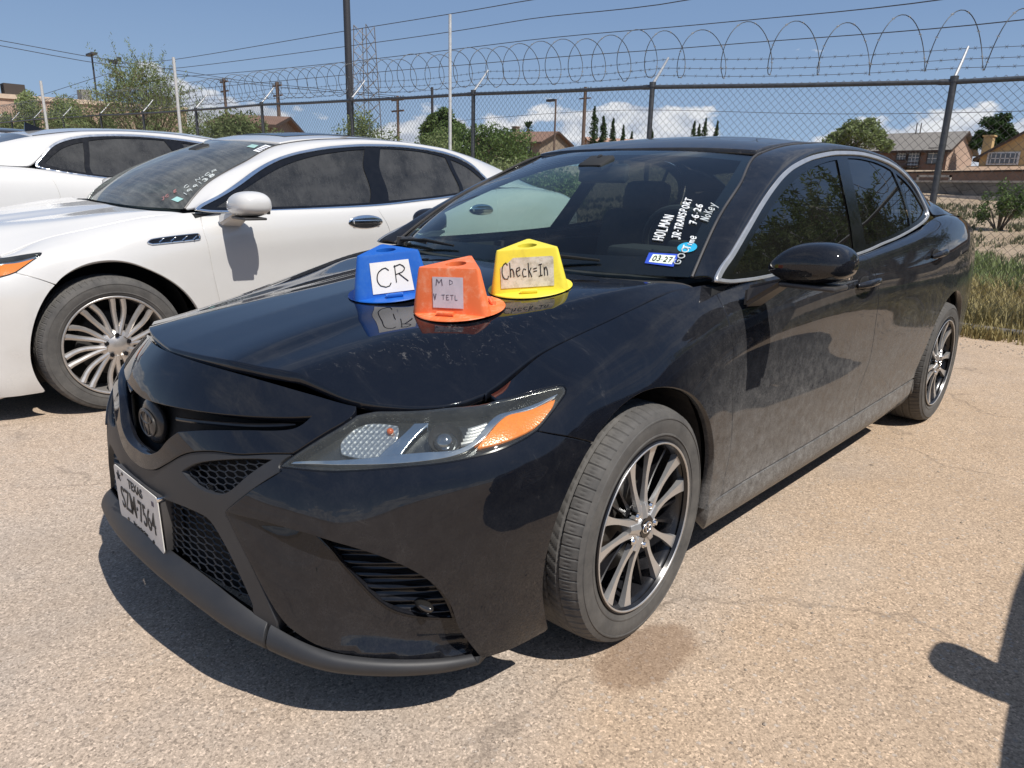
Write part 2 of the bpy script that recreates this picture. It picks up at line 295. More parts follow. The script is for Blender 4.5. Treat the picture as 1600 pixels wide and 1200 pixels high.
# ---- light-coloured sedans: the same body plan, longer, taller and fuller in the shoulders
def ss(t): t=np.clip(t,0,1);return t*t*(3-2*t)
def warp(X):
    X=np.asarray(X,float);z=X[...,2]
    sh=.085*ss((abs(X[...,1])-.68)/.12)*ss((X[...,0]-.15)/.25)
    return np.stack([X[...,0]*1.028+sh,X[...,1]*1.015,z+.092*ss((z-.33)/.45)-.012*ss((z-1.0)/.42)],-1)
"""
placement of the white sedan beside the black one
"""
WLOC=(-.31,3.11,.058);WTILT=.0262
def to_world_white(X):
    X=warp(X);c,s=np.cos(WTILT),np.sin(WTILT)
    return np.stack([X[...,0]+WLOC[0],X[...,1]*c-X[...,2]*s+WLOC[1],X[...,1]*s+X[...,2]*c+WLOC[2]],-1)
# ------------------------------------------------------------------ smooth surfaces and panels cut out of them
def resample(pts, res, closed=False):
    pts = np.asarray(pts, float); d = np.r_[0, np.cumsum(np.linalg.norm(np.diff(pts, axis=0), axis=1))]
    if len(pts) == 2: n = max(1, int(math.ceil(d[-1]/res))); return pts[0]+(pts[1]-pts[0])*np.linspace(0, 1, n+1)[:, None]
    n = max(2, int(math.ceil(d[-1]/res))); return maki(d, pts)(np.linspace(0, d[-1], n+1))
def loop(segs, res=.014):
    out = []
    for s in segs:
        p = resample(s, res); out.append(p if not out or np.linalg.norm(p[0]-out[-1][-1]) > 1e-6 else p[1:])
    o = np.concatenate(out)
    if np.linalg.norm(o[0]-o[-1]) < 1e-6: o = o[:-1]
    else:
        c = resample([o[-1], o[0]], res)[1:-1]; o = np.concatenate([o, c]) if len(c) else o
    k = [0]
    for i in range(1, len(o)):
        if np.linalg.norm(o[i]-o[k[-1]]) > res*.15: k.append(i)
    return o[k]
def area(p): x, y = p[:, 0], p[:, 1]; return .5*np.sum(x*np.roll(y, -1)-np.roll(x, -1)*y)
def offset2(p, d):
    """move a closed polygon inwards by d"""
    if area(p) < 0: p = p[::-1]
    a = p-np.roll(p, 1, 0); b = np.roll(p, -1, 0)-p
    na = np.stack([-a[:, 1], a[:, 0]], 1); nb = np.stack([-b[:, 1], b[:, 0]], 1)
    na /= np.linalg.norm(na, axis=1, keepdims=True)+1e-12; nb /= np.linalg.norm(nb, axis=1, keepdims=True)+1e-12
    n = na+nb; l = np.linalg.norm(n, axis=1, keepdims=True); n = n/np.maximum(l, 1e-6)
    return p+n*d/np.clip(l/2, .45, 1)
def inpoly(P, poly):
    x, y = P[:, 0], P[:, 1]; ins = np.zeros(len(P), bool); n = len(poly); j = n-1
    for i in range(n):
        xi, yi = poly[i]; xj, yj = poly[j]
        if yi != yj: ins ^= ((yi > y) != (yj > y)) & (x < (xj-xi)*(y-yi)/(yj-yi)+xi)
        j = i
    return ins
def snorm(S, a, b, h=1e-3):
    da = S(a+h, b)-S(a-h, b); db = S(a, b+h)-S(a, b-h); n = np.cross(da, db)
    return n/(np.linalg.norm(n, axis=1, keepdims=True)+1e-12)
def inset(S, d):
    """surface S pushed in along its normal by d (number or function of a, b)"""
    def f(a, b):
        a = np.atleast_1d(np.asarray(a, float)); b = np.atleast_1d(np.asarray(b, float))
        k = d(a, b) if callable(d) else d
        return S(a, b)-snorm(S, a, b)*np.reshape(k, (-1, 1) if np.ndim(k) else (1, 1))
    return f
def triangulate(outer, holes, res):
    lo, hi_ = outer.min(0), outer.max(0); r = res
    gx, gy = np.meshgrid(np.arange(lo[0], hi_[0], r), np.arange(lo[1], hi_[1], r*.87)); gx = gx+(np.arange(gx.shape[0]) % 2)[:, None]*r/2
    G_ = np.stack([gx.ravel(), gy.ravel()], 1); G_ = G_[inpoly(G_, outer)]
    allb = np.concatenate([outer]+list(holes))
    for h in holes: G_ = G_[~inpoly(G_, h)]
    if len(G_):
        dm = np.full(len(G_), 9.)
        for b in allb: dm = np.minimum(dm, (G_[:, 0]-b[0])**2+(G_[:, 1]-b[1])**2)
        G_ = G_[dm > (r*.5)**2]
    V = [Vector(p) for p in allb]+[Vector(p) for p in G_]; E_ = []; k = 0
    for c in [outer]+list(holes):
        n = len(c); E_ += [(k+i, k+(i+1) % n) for i in range(n)]; k += n
    vo, eo, fo, ov, oe, of = delaunay_2d_cdt(V, E_, [], 0, 1e-7)
    P = np.array([tuple(v) for v in vo]); F = np.array([tuple(f) for f in fo if len(f) == 3])
    c = P[F].mean(1); ok = inpoly(c, outer)
    for h in holes: ok &= ~inpoly(c, h)
    F = F[ok]; A = P[F]; ar = (A[:, 1, 0]-A[:, 0, 0])*(A[:, 2, 1]-A[:, 0, 1])-(A[:, 2, 0]-A[:, 0, 0])*(A[:, 1, 1]-A[:, 0, 1])
    F[ar < 0] = F[ar < 0][:, ::-1]; F = F[abs(ar) > 1e-11]
    return P, F
def panel(name, S, outer, mat, parent, holes=(), res=.02, gap=.0028, depth=.016, both=False, centre=None, mirror_only=False, lift=0., hgap=None, rnd_=.0015):
    """sheet of surface S inside the closed curve outer, with turned-in edges; both: mirrored as a second part; centre: a-value on the car's middle plane"""
    res_b = min(res*.7, .014)
    def prep(c, g):
        c = loop(c, res_b) if isinstance(c, (list, tuple)) else c
        if area(c) < 0: c = c[::-1]
        q = offset2(c, g)
        if centre is not None:
            m = abs(c[:, 0]-centre) < 1e-5; q[m, 0] = centre
        return q
    O = prep(outer, gap); Hs = [prep(h, -(gap if hgap is None else hgap)) for h in holes]
    P, F = triangulate(O, Hs, res)
    a, b = P[:, 0], P[:, 1]; X = S(a, b); N = snorm(S, a, b)
    if lift: X = X+N*lift
    if centre is not None:
        m = abs(a-centre) < 1e-5; N[m, 1] = 0; N[m] /= np.linalg.norm(N[m], axis=1, keepdims=True)
    X = list(X); N = list(N); F = [tuple(f) for f in F]
    if depth:
        cnt = {}
        for f in F:
            for i in range(3):
                e = (f[i], f[(i+1) % 3]); cnt[e] = 1
        be = [e for e in cnt if (e[1], e[0]) not in cnt]
        if centre is not None: be = [e for e in be if not (abs(a[e[0]]-centre) < 1e-5 and abs(a[e[1]]-centre) < 1e-5)]
        nxt = {}; prv = {}
        for u, v in be: nxt[u] = v; prv[v] = u
        r1 = {}; r2i = {}
        for v in set(nxt) | set(prv):
            p = X[v]; q1 = X[nxt[v]] if v in nxt else p; q0 = X[prv[v]] if v in prv else p
            t = q1-q0; t = t/(np.linalg.norm(t)+1e-12); o = np.cross(t, N[v]); o /= np.linalg.norm(o)+1e-12
            if centre is not None and abs(a[v]-centre) < 1e-5: o[1] = 0
            r1[v] = len(X); X.append(p+o*rnd_-N[v]*rnd_); n = o+N[v]; N.append(n/np.linalg.norm(n))
            r2i[v] = len(X); X.append(p+o*rnd_-N[v]*depth); N.append(o)
        for u, v in be:
            F.append((v, u, r1[u], r1[v])); F.append((r1[v], r1[u], r2i[u], r2i[v]))
    X = np.array(X); N = np.array(N)
    MX = X*[1, -1, 1]; MN = N*[1, -1, 1]; MF = [f[::-1] for f in F]
    if centre is not None:
        k = len(X); X = np.concatenate([X, MX]); N = np.concatenate([N, MN]); F = F+[tuple(i+k for i in f) for f in MF]
        return meshobj(name, X, F, mat, parent, normals=N)
    o = None
    if not mirror_only: o = meshobj(name, X, F, mat, parent, normals=N)
    if both or mirror_only: meshobj(name, MX, MF, mat, parent, normals=MN)
    return o
def grid(name, S, a0, a1, b0, b1, na, nb, mat, parent, flip=False):
    A, B_ = np.meshgrid(np.linspace(a0, a1, na), np.linspace(b0, b1, nb), indexing='ij'); X = S(A.ravel(), B_.ravel())
    F = [(i*nb+j, (i+1)*nb+j, (i+1)*nb+j+1, i*nb+j+1) for i in range(na-1) for j in range(nb-1)]
    return meshobj(name, X, F, mat, parent, smooth=True)
def solve_ab(S, target, guess, axes=(0, 2)):
    """surface parameters where S takes the target coordinates"""
    st = np.array(guess, float); tg = np.array(target, float)
    for _ in range(25):
        f = S(*st)[0][list(axes)]-tg; h = 1e-4
        J = np.stack([(S(st[0]+h, st[1])[0][list(axes)]-tg-f)/h, (S(st[0], st[1]+h)[0][list(axes)]-tg-f)/h], 1)
        st = st-np.clip(np.linalg.lstsq(J, f, rcond=None)[0], -.08, .08)
    return tuple(st)
# ------------------------------------------------------------------ car materials
def paint(name, base, dust=(.27, .262, .25), amount=1.0, rough=.07, low=.66, metal=.0):
    m = Mat(name); p = m.pos(); z = m.sep()[2]
    n1_ = m.noise(3.2, 6, .62); n2_ = m.noise(26, 8, .7); n3_ = m.noise(210, 3, .6)
    spk = m.ramp(m.voro(420), [(0, 1), (.12, .7), (.18, 0), (1, 0)])
    side_ = m.ramp(m.sep()[0], [(0, .06), (.10, .10), (.45, 1), (1, 1)])
    lowm = m.ramp(z, [(0, 1), (.16, 1), (.42, .55), (.72, .16), (1.5, .06)] if False else [(0, 1.1), (.16, 1.0), (.34, .80), (.60, .42), (.78, .16), (1, .06)])
    lowm = m.math('MULTIPLY', lowm, side_)
    d = m.math('MULTIPLY', lowm, m.ramp(n1_, [(.25, .70), (.5, .95), (.75, 1.15)]))
    d = m.math('MULTIPLY', d, m.ramp(n2_, [(.3, .40), (.7, 1.4)]))
    d = m.math('MULTIPLY', d, m.ramp(n3_, [(.3, .6), (.7, 1.4)]))
    d = m.math('ADD', m.math('MULTIPLY', d, low), m.math('MULTIPLY', spk, m.math('MULTIPLY', n1_, .10)))
    wipe = m.noise(1.0, 7, .72, src=m.map((9, 2.6, 5), (0, 0, .5)), dist=1.6)
    d = m.math('ADD', d, m.math('MULTIPLY', m.ramp(m.math('MULTIPLY', z, .6), [(0, 0), (.78, 0), (.83, .09), (1, .09)]), m.ramp(n2_, [(.3, .5), (.7, 1.3)])))
    d = m.math('ADD', d, m.ramp(wipe, [(.52, 0), (.64, .012), (.78, .16)]))
    sp_ = m.sep(); msk = m.math('MULTIPLY', m.ramp(m.math('ADD', sp_[1], 1.0), [(0, 0), (.33, 0), (.41, 1), (.54, 1), (.62, 0), (1, 0)]), m.ramp(z, [(0, 0), (.775, 0), (.80, 1), (1, 1)]))
    smr = m.ramp(m.noise(55, 9, .8, src=m.map((1, .5, 1), (0, 0, .9)), dist=.8), [(.56, 0), (.66, .30), (.74, .8)]); d = m.math('ADD', d, m.math('MULTIPLY', msk, smr))
    d = m.math('MULTIPLY', d, amount, clamp=True)
    m.set(Base_Color=m.mix(d, base, dust), Roughness=m.fmix(d, .3, .85), Metallic=metal, IOR=1.5); m.b.inputs['Specular IOR Level'].default_value = 0
    m.b.inputs['Coat Weight'].default_value = 1.0; m.b.inputs['Coat Roughness'].default_value = .03
    m.put(m.math('SUBTRACT', 1.0, m.math('MULTIPLY', d, 1.15), clamp=True), m.b.inputs['Coat Weight'])
    return m.m
def plastic(name, col, dustc=(.25, .22, .19), amt=.25, rough=.5):
    m = Mat(name); n = m.noise(7, 7, .65); g = m.noise(420, 2, .6); d = m.math('MULTIPLY', m.ramp(n, [(.3, .3), (.75, 1.3)]), amt)
    m.set(Base_Color=m.mix(d, col, dustc), Roughness=m.fmix(n, rough-.07, rough+.12)); m.bump(g, .12, .0006); return m.m
def glass(name, tint, dust=.02, dustc=(.45, .43, .40), rough=.0, streak=0.):
    """thin tinted pane: see-through colour, mirror-like reflection, a little dust"""
    m = Mat(name); m.n.remove(m.b)
    tr = m.new('ShaderNodeBsdfTransparent'); tr.inputs[0].default_value = (*tint, 1)
    gl = m.new('ShaderNodeBsdfGlossy'); gl.inputs[0].default_value = (1, 1, 1, 1); gl.inputs[1].default_value = rough
    fr = m.new('ShaderNodeFresnel'); gm = m.new('ShaderNodeNewGeometry'); m.l.new(m.fmix(gm.outputs['Backfacing'], 1.55, 1/1.55), fr.inputs[0])
    a = m.new('ShaderNodeMixShader'); m.l.new(fr.outputs[0], a.inputs[0]); m.l.new(tr.outputs[0], a.inputs[1]); m.l.new(gl.outputs[0], a.inputs[2])
    df = m.new('ShaderNodeBsdfDiffuse'); df.inputs[0].default_value = (*dustc, 1)
    n = m.noise(5, 6, .65); s = m.ramp(m.voro(260), [(0, 1), (.14, .8), (.2, 0), (1, 0)])
    f = m.math('ADD', m.math('MULTIPLY', m.ramp(n, [(.3, .3), (.8, 1.8)]), dust), m.math('MULTIPLY', s, dust*2.4))
    if streak: f = m.math('ADD', f, m.math('MULTIPLY', m.ramp(m.noise(1, 6, .7, src=m.map((70, 1, 14))), [(.45, 0), (.75, 1)]), streak))
    b = m.new('ShaderNodeMixShader'); m.put(m.math('MULTIPLY', f, 1.0, clamp=True), b.inputs[0]); m.l.new(a.outputs[0], b.inputs[1]); m.l.new(df.outputs[0], b.inputs[2])
    m.l.new(b.outputs[0], m.out.inputs[0]); return m.m
M_BLACK = paint('black_paint', (.0035, .0045, .008))
M_TRIM = plastic('dark_trim', (.022, .023, .026), amt=.16, rough=.42)
M_MATTE = plastic('matte_plastic', (.012, .014, .018), amt=.06, rough=.5)
M_GLOSSK = simple('gloss_black', (.006, .006, .007), .12, var=.3)
M_DARK = simple('dark_void', (.006, .006, .006), .8)
M_LINER = simple('wheel_liner', (.045, .042, .04), .85, var=.4)
M_CHROME = simple('chrome', (.78, .79, .80), .12, 1.0, var=.06)
M_SATIN = simple('satin_metal', (.60, .60, .60), .34, .75, var=.06)
M_RIMK = simple('black_rim', (.012, .012, .014), .22, var=.3)
M_GLASS_WS = glass('windshield_glass', (.70, .80, .77), .008)
M_GLASS_SIDE = glass('tinted_glass', (.10, .12, .115), .012)
M_GLASS_PS = glass('passenger_glass', (.55, .72, .67), .01)
M_LENS = glass('lamp_lens', (.88, .90, .87), .05, (.5, .5, .42), rough=.02)
M_AMBER = Mat('amber_reflector')
M_AMBER.set(Base_Color=M_AMBER.mix(M_AMBER.ramp(M_AMBER.voro(170), [(0, .3), (.6, .8)]), (.80, .17, .012), (.92, .26, .02)), Roughness=.22)
M_AMBER.bump(M_AMBER.voro(220), .2, .002); M_AMBER = M_AMBER.m
M_RED = simple('red_lens', (.22, .008, .008), .12)
M_INT = simple('interior_plastic', (.020, .021, .022), .75)
M_SEAT = simple('seat_fabric', (.028, .028, .030), .95, var=.3)
M_WHITE_PAINTED = simple('white_sheet', (.80, .79, .77), .6, var=.04)
M_INK = simple('black_ink', (.012, .012, .014), .6)
M_RUBBER = Mat('tyre_rubber'); _z = M_RUBBER.noise(9, 7, .7)
M_RUBBER.set(Base_Color=M_RUBBER.mix(M_RUBBER.ramp(_z, [(.3, .15), (.7, .75)]), (.034, .034, .035), (.15, .142, .13)), Roughness=.86); M_RUBBER.bump(M_RUBBER.noise(300, 3, .6), .25, .001); M_RUBBER = M_RUBBER.m

M_BOWL = Mat('lamp_reflector'); M_BOWL.set(Base_Color=(.56, .58, .60), Metallic=.9, Roughness=.28); M_BOWL.bump(M_BOWL.voro(110, rand=.1), .5, .003); M_BOWL = M_BOWL.m
# ------------------------------------------------------------------ wheels (axis along local y, outer face towards -y)
def lathe_y(prof, n=96, closed=False):
    V = []; F = []; m = len(prof)
    for i in range(n):
        a = i/n*math.tau
        for (y, r) in prof: V.append((r*math.cos(a), y, r*math.sin(a)))
    for i in range(n):
        for j in range(m if closed else m-1):
            F.append((i*m+j, ((i+1) % n)*m+j, ((i+1) % n)*m+(j+1) % m, i*m+(j+1) % m))
    return V, F
def make_tyre(parent, R=.331, rr=.236, w=.226, M=M_RUBBER):
    h = w/2; side = [(-h*.70, rr-.010), (-h*.88, rr-.002), (-h*.92, rr+.004), (-h*.945, rr+.010), (-h*.965, rr+(R-rr)*.18), (-h*.985, rr+(R-rr)*.19), (-h*.982, rr+(R-rr)*.23), (-h*.970, rr+(R-rr)*.24), (-h*.995, rr+(R-rr)*.42), (-h*1.0, rr+(R-rr)*.52), (-h*.993, rr+(R-rr)*.64), (-h*1.008, rr+(R-rr)*.65), (-h*1.004, rr+(R-rr)*.69), (-h*.985, rr+(R-rr)*.70), (-h*.955, R-.020), (-h*.93, R-.0145)]
    tread = []
    for k in range(41):
        y = -h*.90+2*h*.90*k/40; q = abs(y)/(h*.90); tread.append((y, R-.0125*q**4.5-.0015*q*q))
    prof = side+tread+[(-y, r) for y, r in side[::-1]]; n = 560; m = len(prof); V = []; ns = len(side)
    for i in range(n):
        a = i/n*math.tau; ph = i % 8
        for j, (y, r) in enumerate(prof):
            if ns <= j < m-ns:
                k = j-ns; dr = 0
                if k in (9, 16, 24, 31): dr = .006
                elif k < 8 or k > 32:
                    if ph == 0: dr = .003
                    elif ph in (3, 6) and 2 < min(k, 40-k) < 7: dr = .0018
                else:
                    if (i+int(k*1.0)) % 8 == 0: dr = .0028
                r -= dr
            elif j in (ns-1, m-ns) and ph == 0: r -= .0015
            V.append((r*math.cos(a), y, r*math.sin(a)))
    F = [(i*m+j, ((i+1) % n)*m+j, ((i+1) % n)*m+j+1, i*m+j+1) for i in range(n) for j in range(m-1)]
    o = meshobj('tyre', V, F, M, parent, smooth=True); o.data.set_sharp_from_angle(angle=math.radians(35)); return o
def emblem_rings(mb, S, scale, r=.0035):
    """three interlocking ovals drawn as tubes; S maps (u, v) in -1..1 to 3D"""
    for (cx_, cy_, ax, ay) in ((0, 0, 1, .68), (0, .0, .30, .66), (0, .30, .66, .30)):
        pts = [S(scale*(cx_+ax*math.cos(t)), scale*(cy_+ay*math.sin(t))) for t in np.linspace(0, math.tau, 33)]
        mb.tube(pts, r, 6, cap=False)
def spoke(mb, ang0, r0, w0, ang1, r1, w1, yf, yb, bend=.35, cup=.012):
    """tapered bar from (r0, ang0) to (r1, ang1); yf front face y, yb back"""
    p0 = np.array([r0*math.cos(ang0), r0*math.sin(ang0)]); p1 = np.array([r1*math.cos(ang1), r1*math.sin(ang1)]); n = 9; L = []; Rr = []
    for k in range(n+1):
        t = k/n; p = p0+(p1-p0)*t; d = (p1-p0)/np.linalg.norm(p1-p0); q = np.array([-d[1], d[0]])
        w = (w0*(1-t)**1.0+w1*t)*(1-.58*math.sin(math.pi*min(t**.9, 1))**.8)/2; yy = yf+cup*math.sin(math.pi*t)*1.0+(-.010)*t*0
        L.append((p+q*w, yy)); Rr.append((p-q*w, yy))
    ring = []
    for (a, ya), (b, yb_) in zip(L, Rr):
        ring.append([mb.bm.verts.new((a[0], ya, a[1])), mb.bm.verts.new((b[0], yb_, b[1])), mb.bm.verts.new((b[0]*.985, yb, b[1]*.985)), mb.bm.verts.new((a[0]*.985, yb, a[1]*.985))])
    for A, B_ in zip(ring, ring[1:]):
        for k in range(4): mb.bm.faces.new((A[k], A[(k+1) % 4], B_[(k+1) % 4], B_[k]))
    mb.bm.faces.new(ring[0]); mb.bm.faces.new(ring[-1][::-1])
def make_wheel_black(parent, rot=0.):
    """18-inch wheel of five split spokes"""
    w = thing('wheel', None, None); w.parent = parent
    make_tyre(w)
    face = -.1105
    V, F = lathe_y([(face+.010, .2240), (face+.001, .2290), (face-.001, .236), (face+.002, .2385), (face+.012, .2375), (face+.016, .231), (face+.03, .222), (.09, .218), (.09, .236), (.112, .240)], 120)
    rim = meshobj('rim', V, F, M_RIMK, w, smooth=True); rim.data.set_sharp_from_angle(angle=math.radians(35))
    V, F = lathe_y([(face+.004, .2285), (face-.0015, .2300), (face-.0022, .2340), (face+.001, .2350)], 120); meshobj('rim_edge', V, F, M_SATIN, rim, smooth=True)
    V, F = lathe_y([(-.02, .02), (-.02, .155), (-.012, .155), (.0, .16), (.05, .16)], 64); meshobj('brake_disc', V, F, simple('disc_iron', (.09, .085, .08), .5, .6), w, smooth=True)
    V, F = lathe_y([(.05, .005), (.055, .225)], 48); meshobj('wheel_back', V, F, M_DARK, w)
    ms = MB(); mk = MB()
    for k in range(5):
        a = rot+k*math.tau/5
        for s in (-1, 1):
            spoke(ms, a+s*math.radians(14), .040, .027, a+s*math.radians(13.5), .2300, .040, face+.010, face+.030, cup=.010)
            spoke(mk, a+math.radians(36)+s*math.radians(4), .055, .020, a+math.radians(36)+s*math.radians(8.5), .222, .012, face+.034, face+.060, cup=.006)
        ms.tube([(.03*math.cos(a), face+.02, .03*math.sin(a)), (.07*math.cos(a), face+.022, .07*math.sin(a))], [.02, .014], 8)
    ms.build('spokes', M_SATIN, w, True, 30); mk.build('inner_spokes', M_RIMK, w, True, 30)
    V, F = lathe_y([(face+.006, .0), (face+.006, .030), (face+.010, .034), (face+.03, .046), (face+.05, .05)], 40); hub = meshobj('hub', V, F, M_SATIN, w, smooth=True)
    cp = MB(); cp.cyl((0, face+.01, 0), (0, face+.002, 0), .030, 32).build('hub_cap', M_GLOSSK, w, True)
    e = MB(); emblem_rings(e, lambda u, v: (u, face+.0005, v), .022, .0016); e.build('cap_emblem', M_CHROME, w, True)
    for k in range(5):
        a = rot+(k+.5)*math.tau/5; c = (.058*math.cos(a), face+.028, .058*math.sin(a)); n = MB(); n.cyl(c, (c[0], face+.010, c[2]), .0115, 6).cyl((c[0], face+.011, c[2]), (c[0], face+.004, c[2]), .009, 12, .006); n.build('lug_nut', M_CHROME, w, True, 30)
    return w

# ------------------------------------------------------------------ black sedan
CAR = thing('parked_sedan', 'dusty black sedan carrying three magnetic hats on its bonnet, white marker writing on the windshield', 'car')
B_ab = lambda x, z, g: solve_ab(B, (x, z), g)
def arc(cx_, cz, r, a0, a1, n=26):
    out = []
    for t in np.linspace(a0, a1, n):
        x = cx_+r*math.cos(t); z = cz+r*math.sin(t); out.append(B_ab(x, z, (x-.12 if x < .1 else x, max(.02, min(.6, (z-.17)*.85)))))
    return out
TB = .727
hl_top = [(-.92, .700), (-.862, .721), (-.805, .7245), (-.703, .726), (-.640, .715), (-.606, .705), (-.562, .697)]
hl_in = [(-1.05, .493), (-1.015, .556), (-.969, .631), (-.92, .700)]
hl_out = [(-.562, .697), (-.481, .659), (-.411, .620)]; hl_tip = [(-.411, .620), (-.393, .604), (-.394, .588), (-.410, .578)]
hl_low = [(-.410, .578), (-.448, .566), (-.504, .549)]
hl_bot = [(-.504, .549), (-.565, .546), (-.64, .539), (-.72, .531), (-.81, .524), (-.917, .509), (-1.05, .493)]
bseam = [(-.504, .549), (-.440, .492), (-.339, .425)]
fdoor = [(.452, TB), (.430, .66), (.421, .60), (.419, .543), (.426, .493), (.440, .386), (.470, .283), (.478, .233), (.473, .171), (.462, .117)]
ddoor = [(1.545, .722), (1.556, .66), (1.580, .59), (1.615, .52), (1.645, .44), (1.668, .37), (1.668, .31), (1.635, .262), (1.607, .22), (1.610, .17), (1.640, .127)]
qdoor = [(2.735, .722), (2.668, .655), (2.632, .56), (2.618, .47), (2.585, .40), (2.520, .335)]
RF = .378; CZ = .335
fa = arc(0, CZ, RF, math.radians(128.7), math.radians(-13)); fa[0] = bseam[-1]
ra0 = arc(2.825, CZ, .385, math.radians(158), math.radians(196)); ra1 = arc(2.825, CZ, .385, math.radians(143), math.radians(-25))
T_front = [(s, TB) for s in (-1.5, -1.35, -1.2, -1.1, -1.03, -.98, -.925)]
slit_up = [(-1.5, .558), (-1.445, .565), (-1.353, .580), (-1.248, .600), (-1.162, .621), (-1.069, .650), (-1.012, .672)]
slit_lo = [(-1.012, .672), (-1.040, .625), (-1.155, .579), (-1.250, .545), (-1.335, .508)]
ring_lo = [(-1.335, .508), (-1.368, .470), (-1.400, .425), (-1.445, .400), (-1.5, .395)]
wing_lo = [(-1.024, .549), (-1.08, .530), (-1.143, .507), (-1.21, .494), (-1.276, .470), (-1.312, .449), (-1.364, .403), (-1.42, .362), (-1.5, .347)]
panel('grille_cover', B, [T_front, [(-.925, TB), (-.925, .705), (-.969, .640), (-1.015, .563), (-1.024, .549)], wing_lo, [(-1.5, .347), (-1.5, .395)], ring_lo[::-1], slit_lo[::-1], slit_up[::-1], [(-1.5, .558), (-1.5, TB)]], M_BLACK, CAR, centre=-1.5, depth=.03)
frame_out = [(-1.041, .485), (-1.110, .412), (-1.172, .344)]; frame_out2 = [(-1.172, .344), (-1.118, .252), (-1.049, .092)]
mesh_in = [(-1.5, .288), (-1.40, .292), (-1.329, .302), (-1.24, .306), (-1.184, .259), (-1.143, .191), (-1.110, .122)]
sliver = [[(-1.311, .399), (-1.28, .43), (-1.247, .451), (-1.142, .494), (-1.073, .512)], [(-1.073, .512), (-1.12, .455), (-1.186, .385), (-1.26, .378), (-1.311, .399)]]
panel('front_fascia', inset(B, .006), [wing_lo[::-1], [(-1.024, .549), (-1.050, .493), (-1.041, .485)], frame_out, frame_out2, [(-1.049, .092), (-1.049, .05)], [(-1.049, .05), (-1.095, .07), (-1.110, .122)], mesh_in[::-1], [(-1.5, .288), (-1.5, .347)]], M_MATTE, CAR, holes=[sliver], centre=-1.5, depth=.035)
brow = [(-1.172, .344), (-1.091, .3455), (-.987, .339), (-.925, .325), (-.86, .303), (-.794, .267), (-.738, .211), (-.712, .16), (-.698, .106)]
brow2 = [(-.698, .106), (-.672, .05), (-.651, .004)]
facet_l = [(-1.172, .344), (-1.118, .252), (-1.062, .150), (-1.03, .105), (-1.005, .084), (-.959, .061), (-.894, .043), (-.789, .016), (-.70, .004)]
panel('bumper_corner', B, [hl_bot[::-1], bseam, arc(0, CZ, RF, math.radians(128.7), math.radians(207), 16)[1:], [(-.452, .004), (-.55, .004), (-.651, .004)], (brow+brow2[1:])[::-1], [(-1.172, .344), (-1.110, .412), (-1.041, .485), (-1.05, .493)]], M_BLACK, CAR, both=True, depth=.014)
_fl = np.array(facet_l)[::-1]; _flf = maki(_fl[:, 1], _fl[:, 0])
def facet_d(a, b):
    t = np.clip((a-_flf(np.clip(b, .004, .344))[:, 0])/.20, 0, 1); return .004+.032*t*t*(3-2*t)
FS = inset(B, facet_d)
vent = [[(-.988, .332), (-.92, .318), (-.849, .290), (-.794, .256), (-.749, .208), (-.718, .155), (-.703, .108)], [(-.703, .108), (-.735, .113), (-.771, .120), (-.821, .138), (-.859, .172), (-.897, .225), (-.942, .285), (-.988, .332)]]
fc = [brow, [(-.698, .106), (-.672, .05), (-.651, .004), (-.70, .004)], facet_l[::-1]]
panel('bumper_facet', FS, fc, M_BLACK, CAR, holes=[vent], both=True, depth=.02, gap=-.001, hgap=.001)
vl = [[(-1.0, .345), (-.68, .345)], [(-.68, .345), (-.68, .09)], [(-.68, .09), (-1.0, .09)], [(-1.0, .09), (-1.0, .345)]]
def vent_d(a, b): return facet_d(a, b)+.020+.008*np.cos((b+.04*(a+.8))*2*np.pi/.034)
panel('bumper_vent', inset(B, vent_d), vl, M_GLOSSK, CAR, both=True, depth=0, res=.008)
for sy in (1, -1):
    c = B(-.762, .150)[0]; nn = snorm(B, np.array([-.762]), np.array([.150]))[0]; c = c-nn*.032; c[1] *= sy
    m = MB(); bmesh.ops.create_uvsphere(m.bm, u_segments=20, v_segments=12, radius=1, matrix=Matrix.Translation(c) @ Matrix.Diagonal((.014, .030, .012, 1))); m.build('fog_lamp', simple('fog_glass', (.10, .095, .09), .12, .8), CAR, True)
# chrome-less trim line along the lower vent edge
for sy in (1, -1):
    pts = [FS(a, b)[0]*[1, sy, 1]-snorm(B, np.array([a]), np.array([b]))[0]*[.0, 0, 0] for a, b in resample(vent[1], .02)]
    MB().tube(pts, .0028, 6).build('vent_trim', M_GLOSSK, CAR, True)
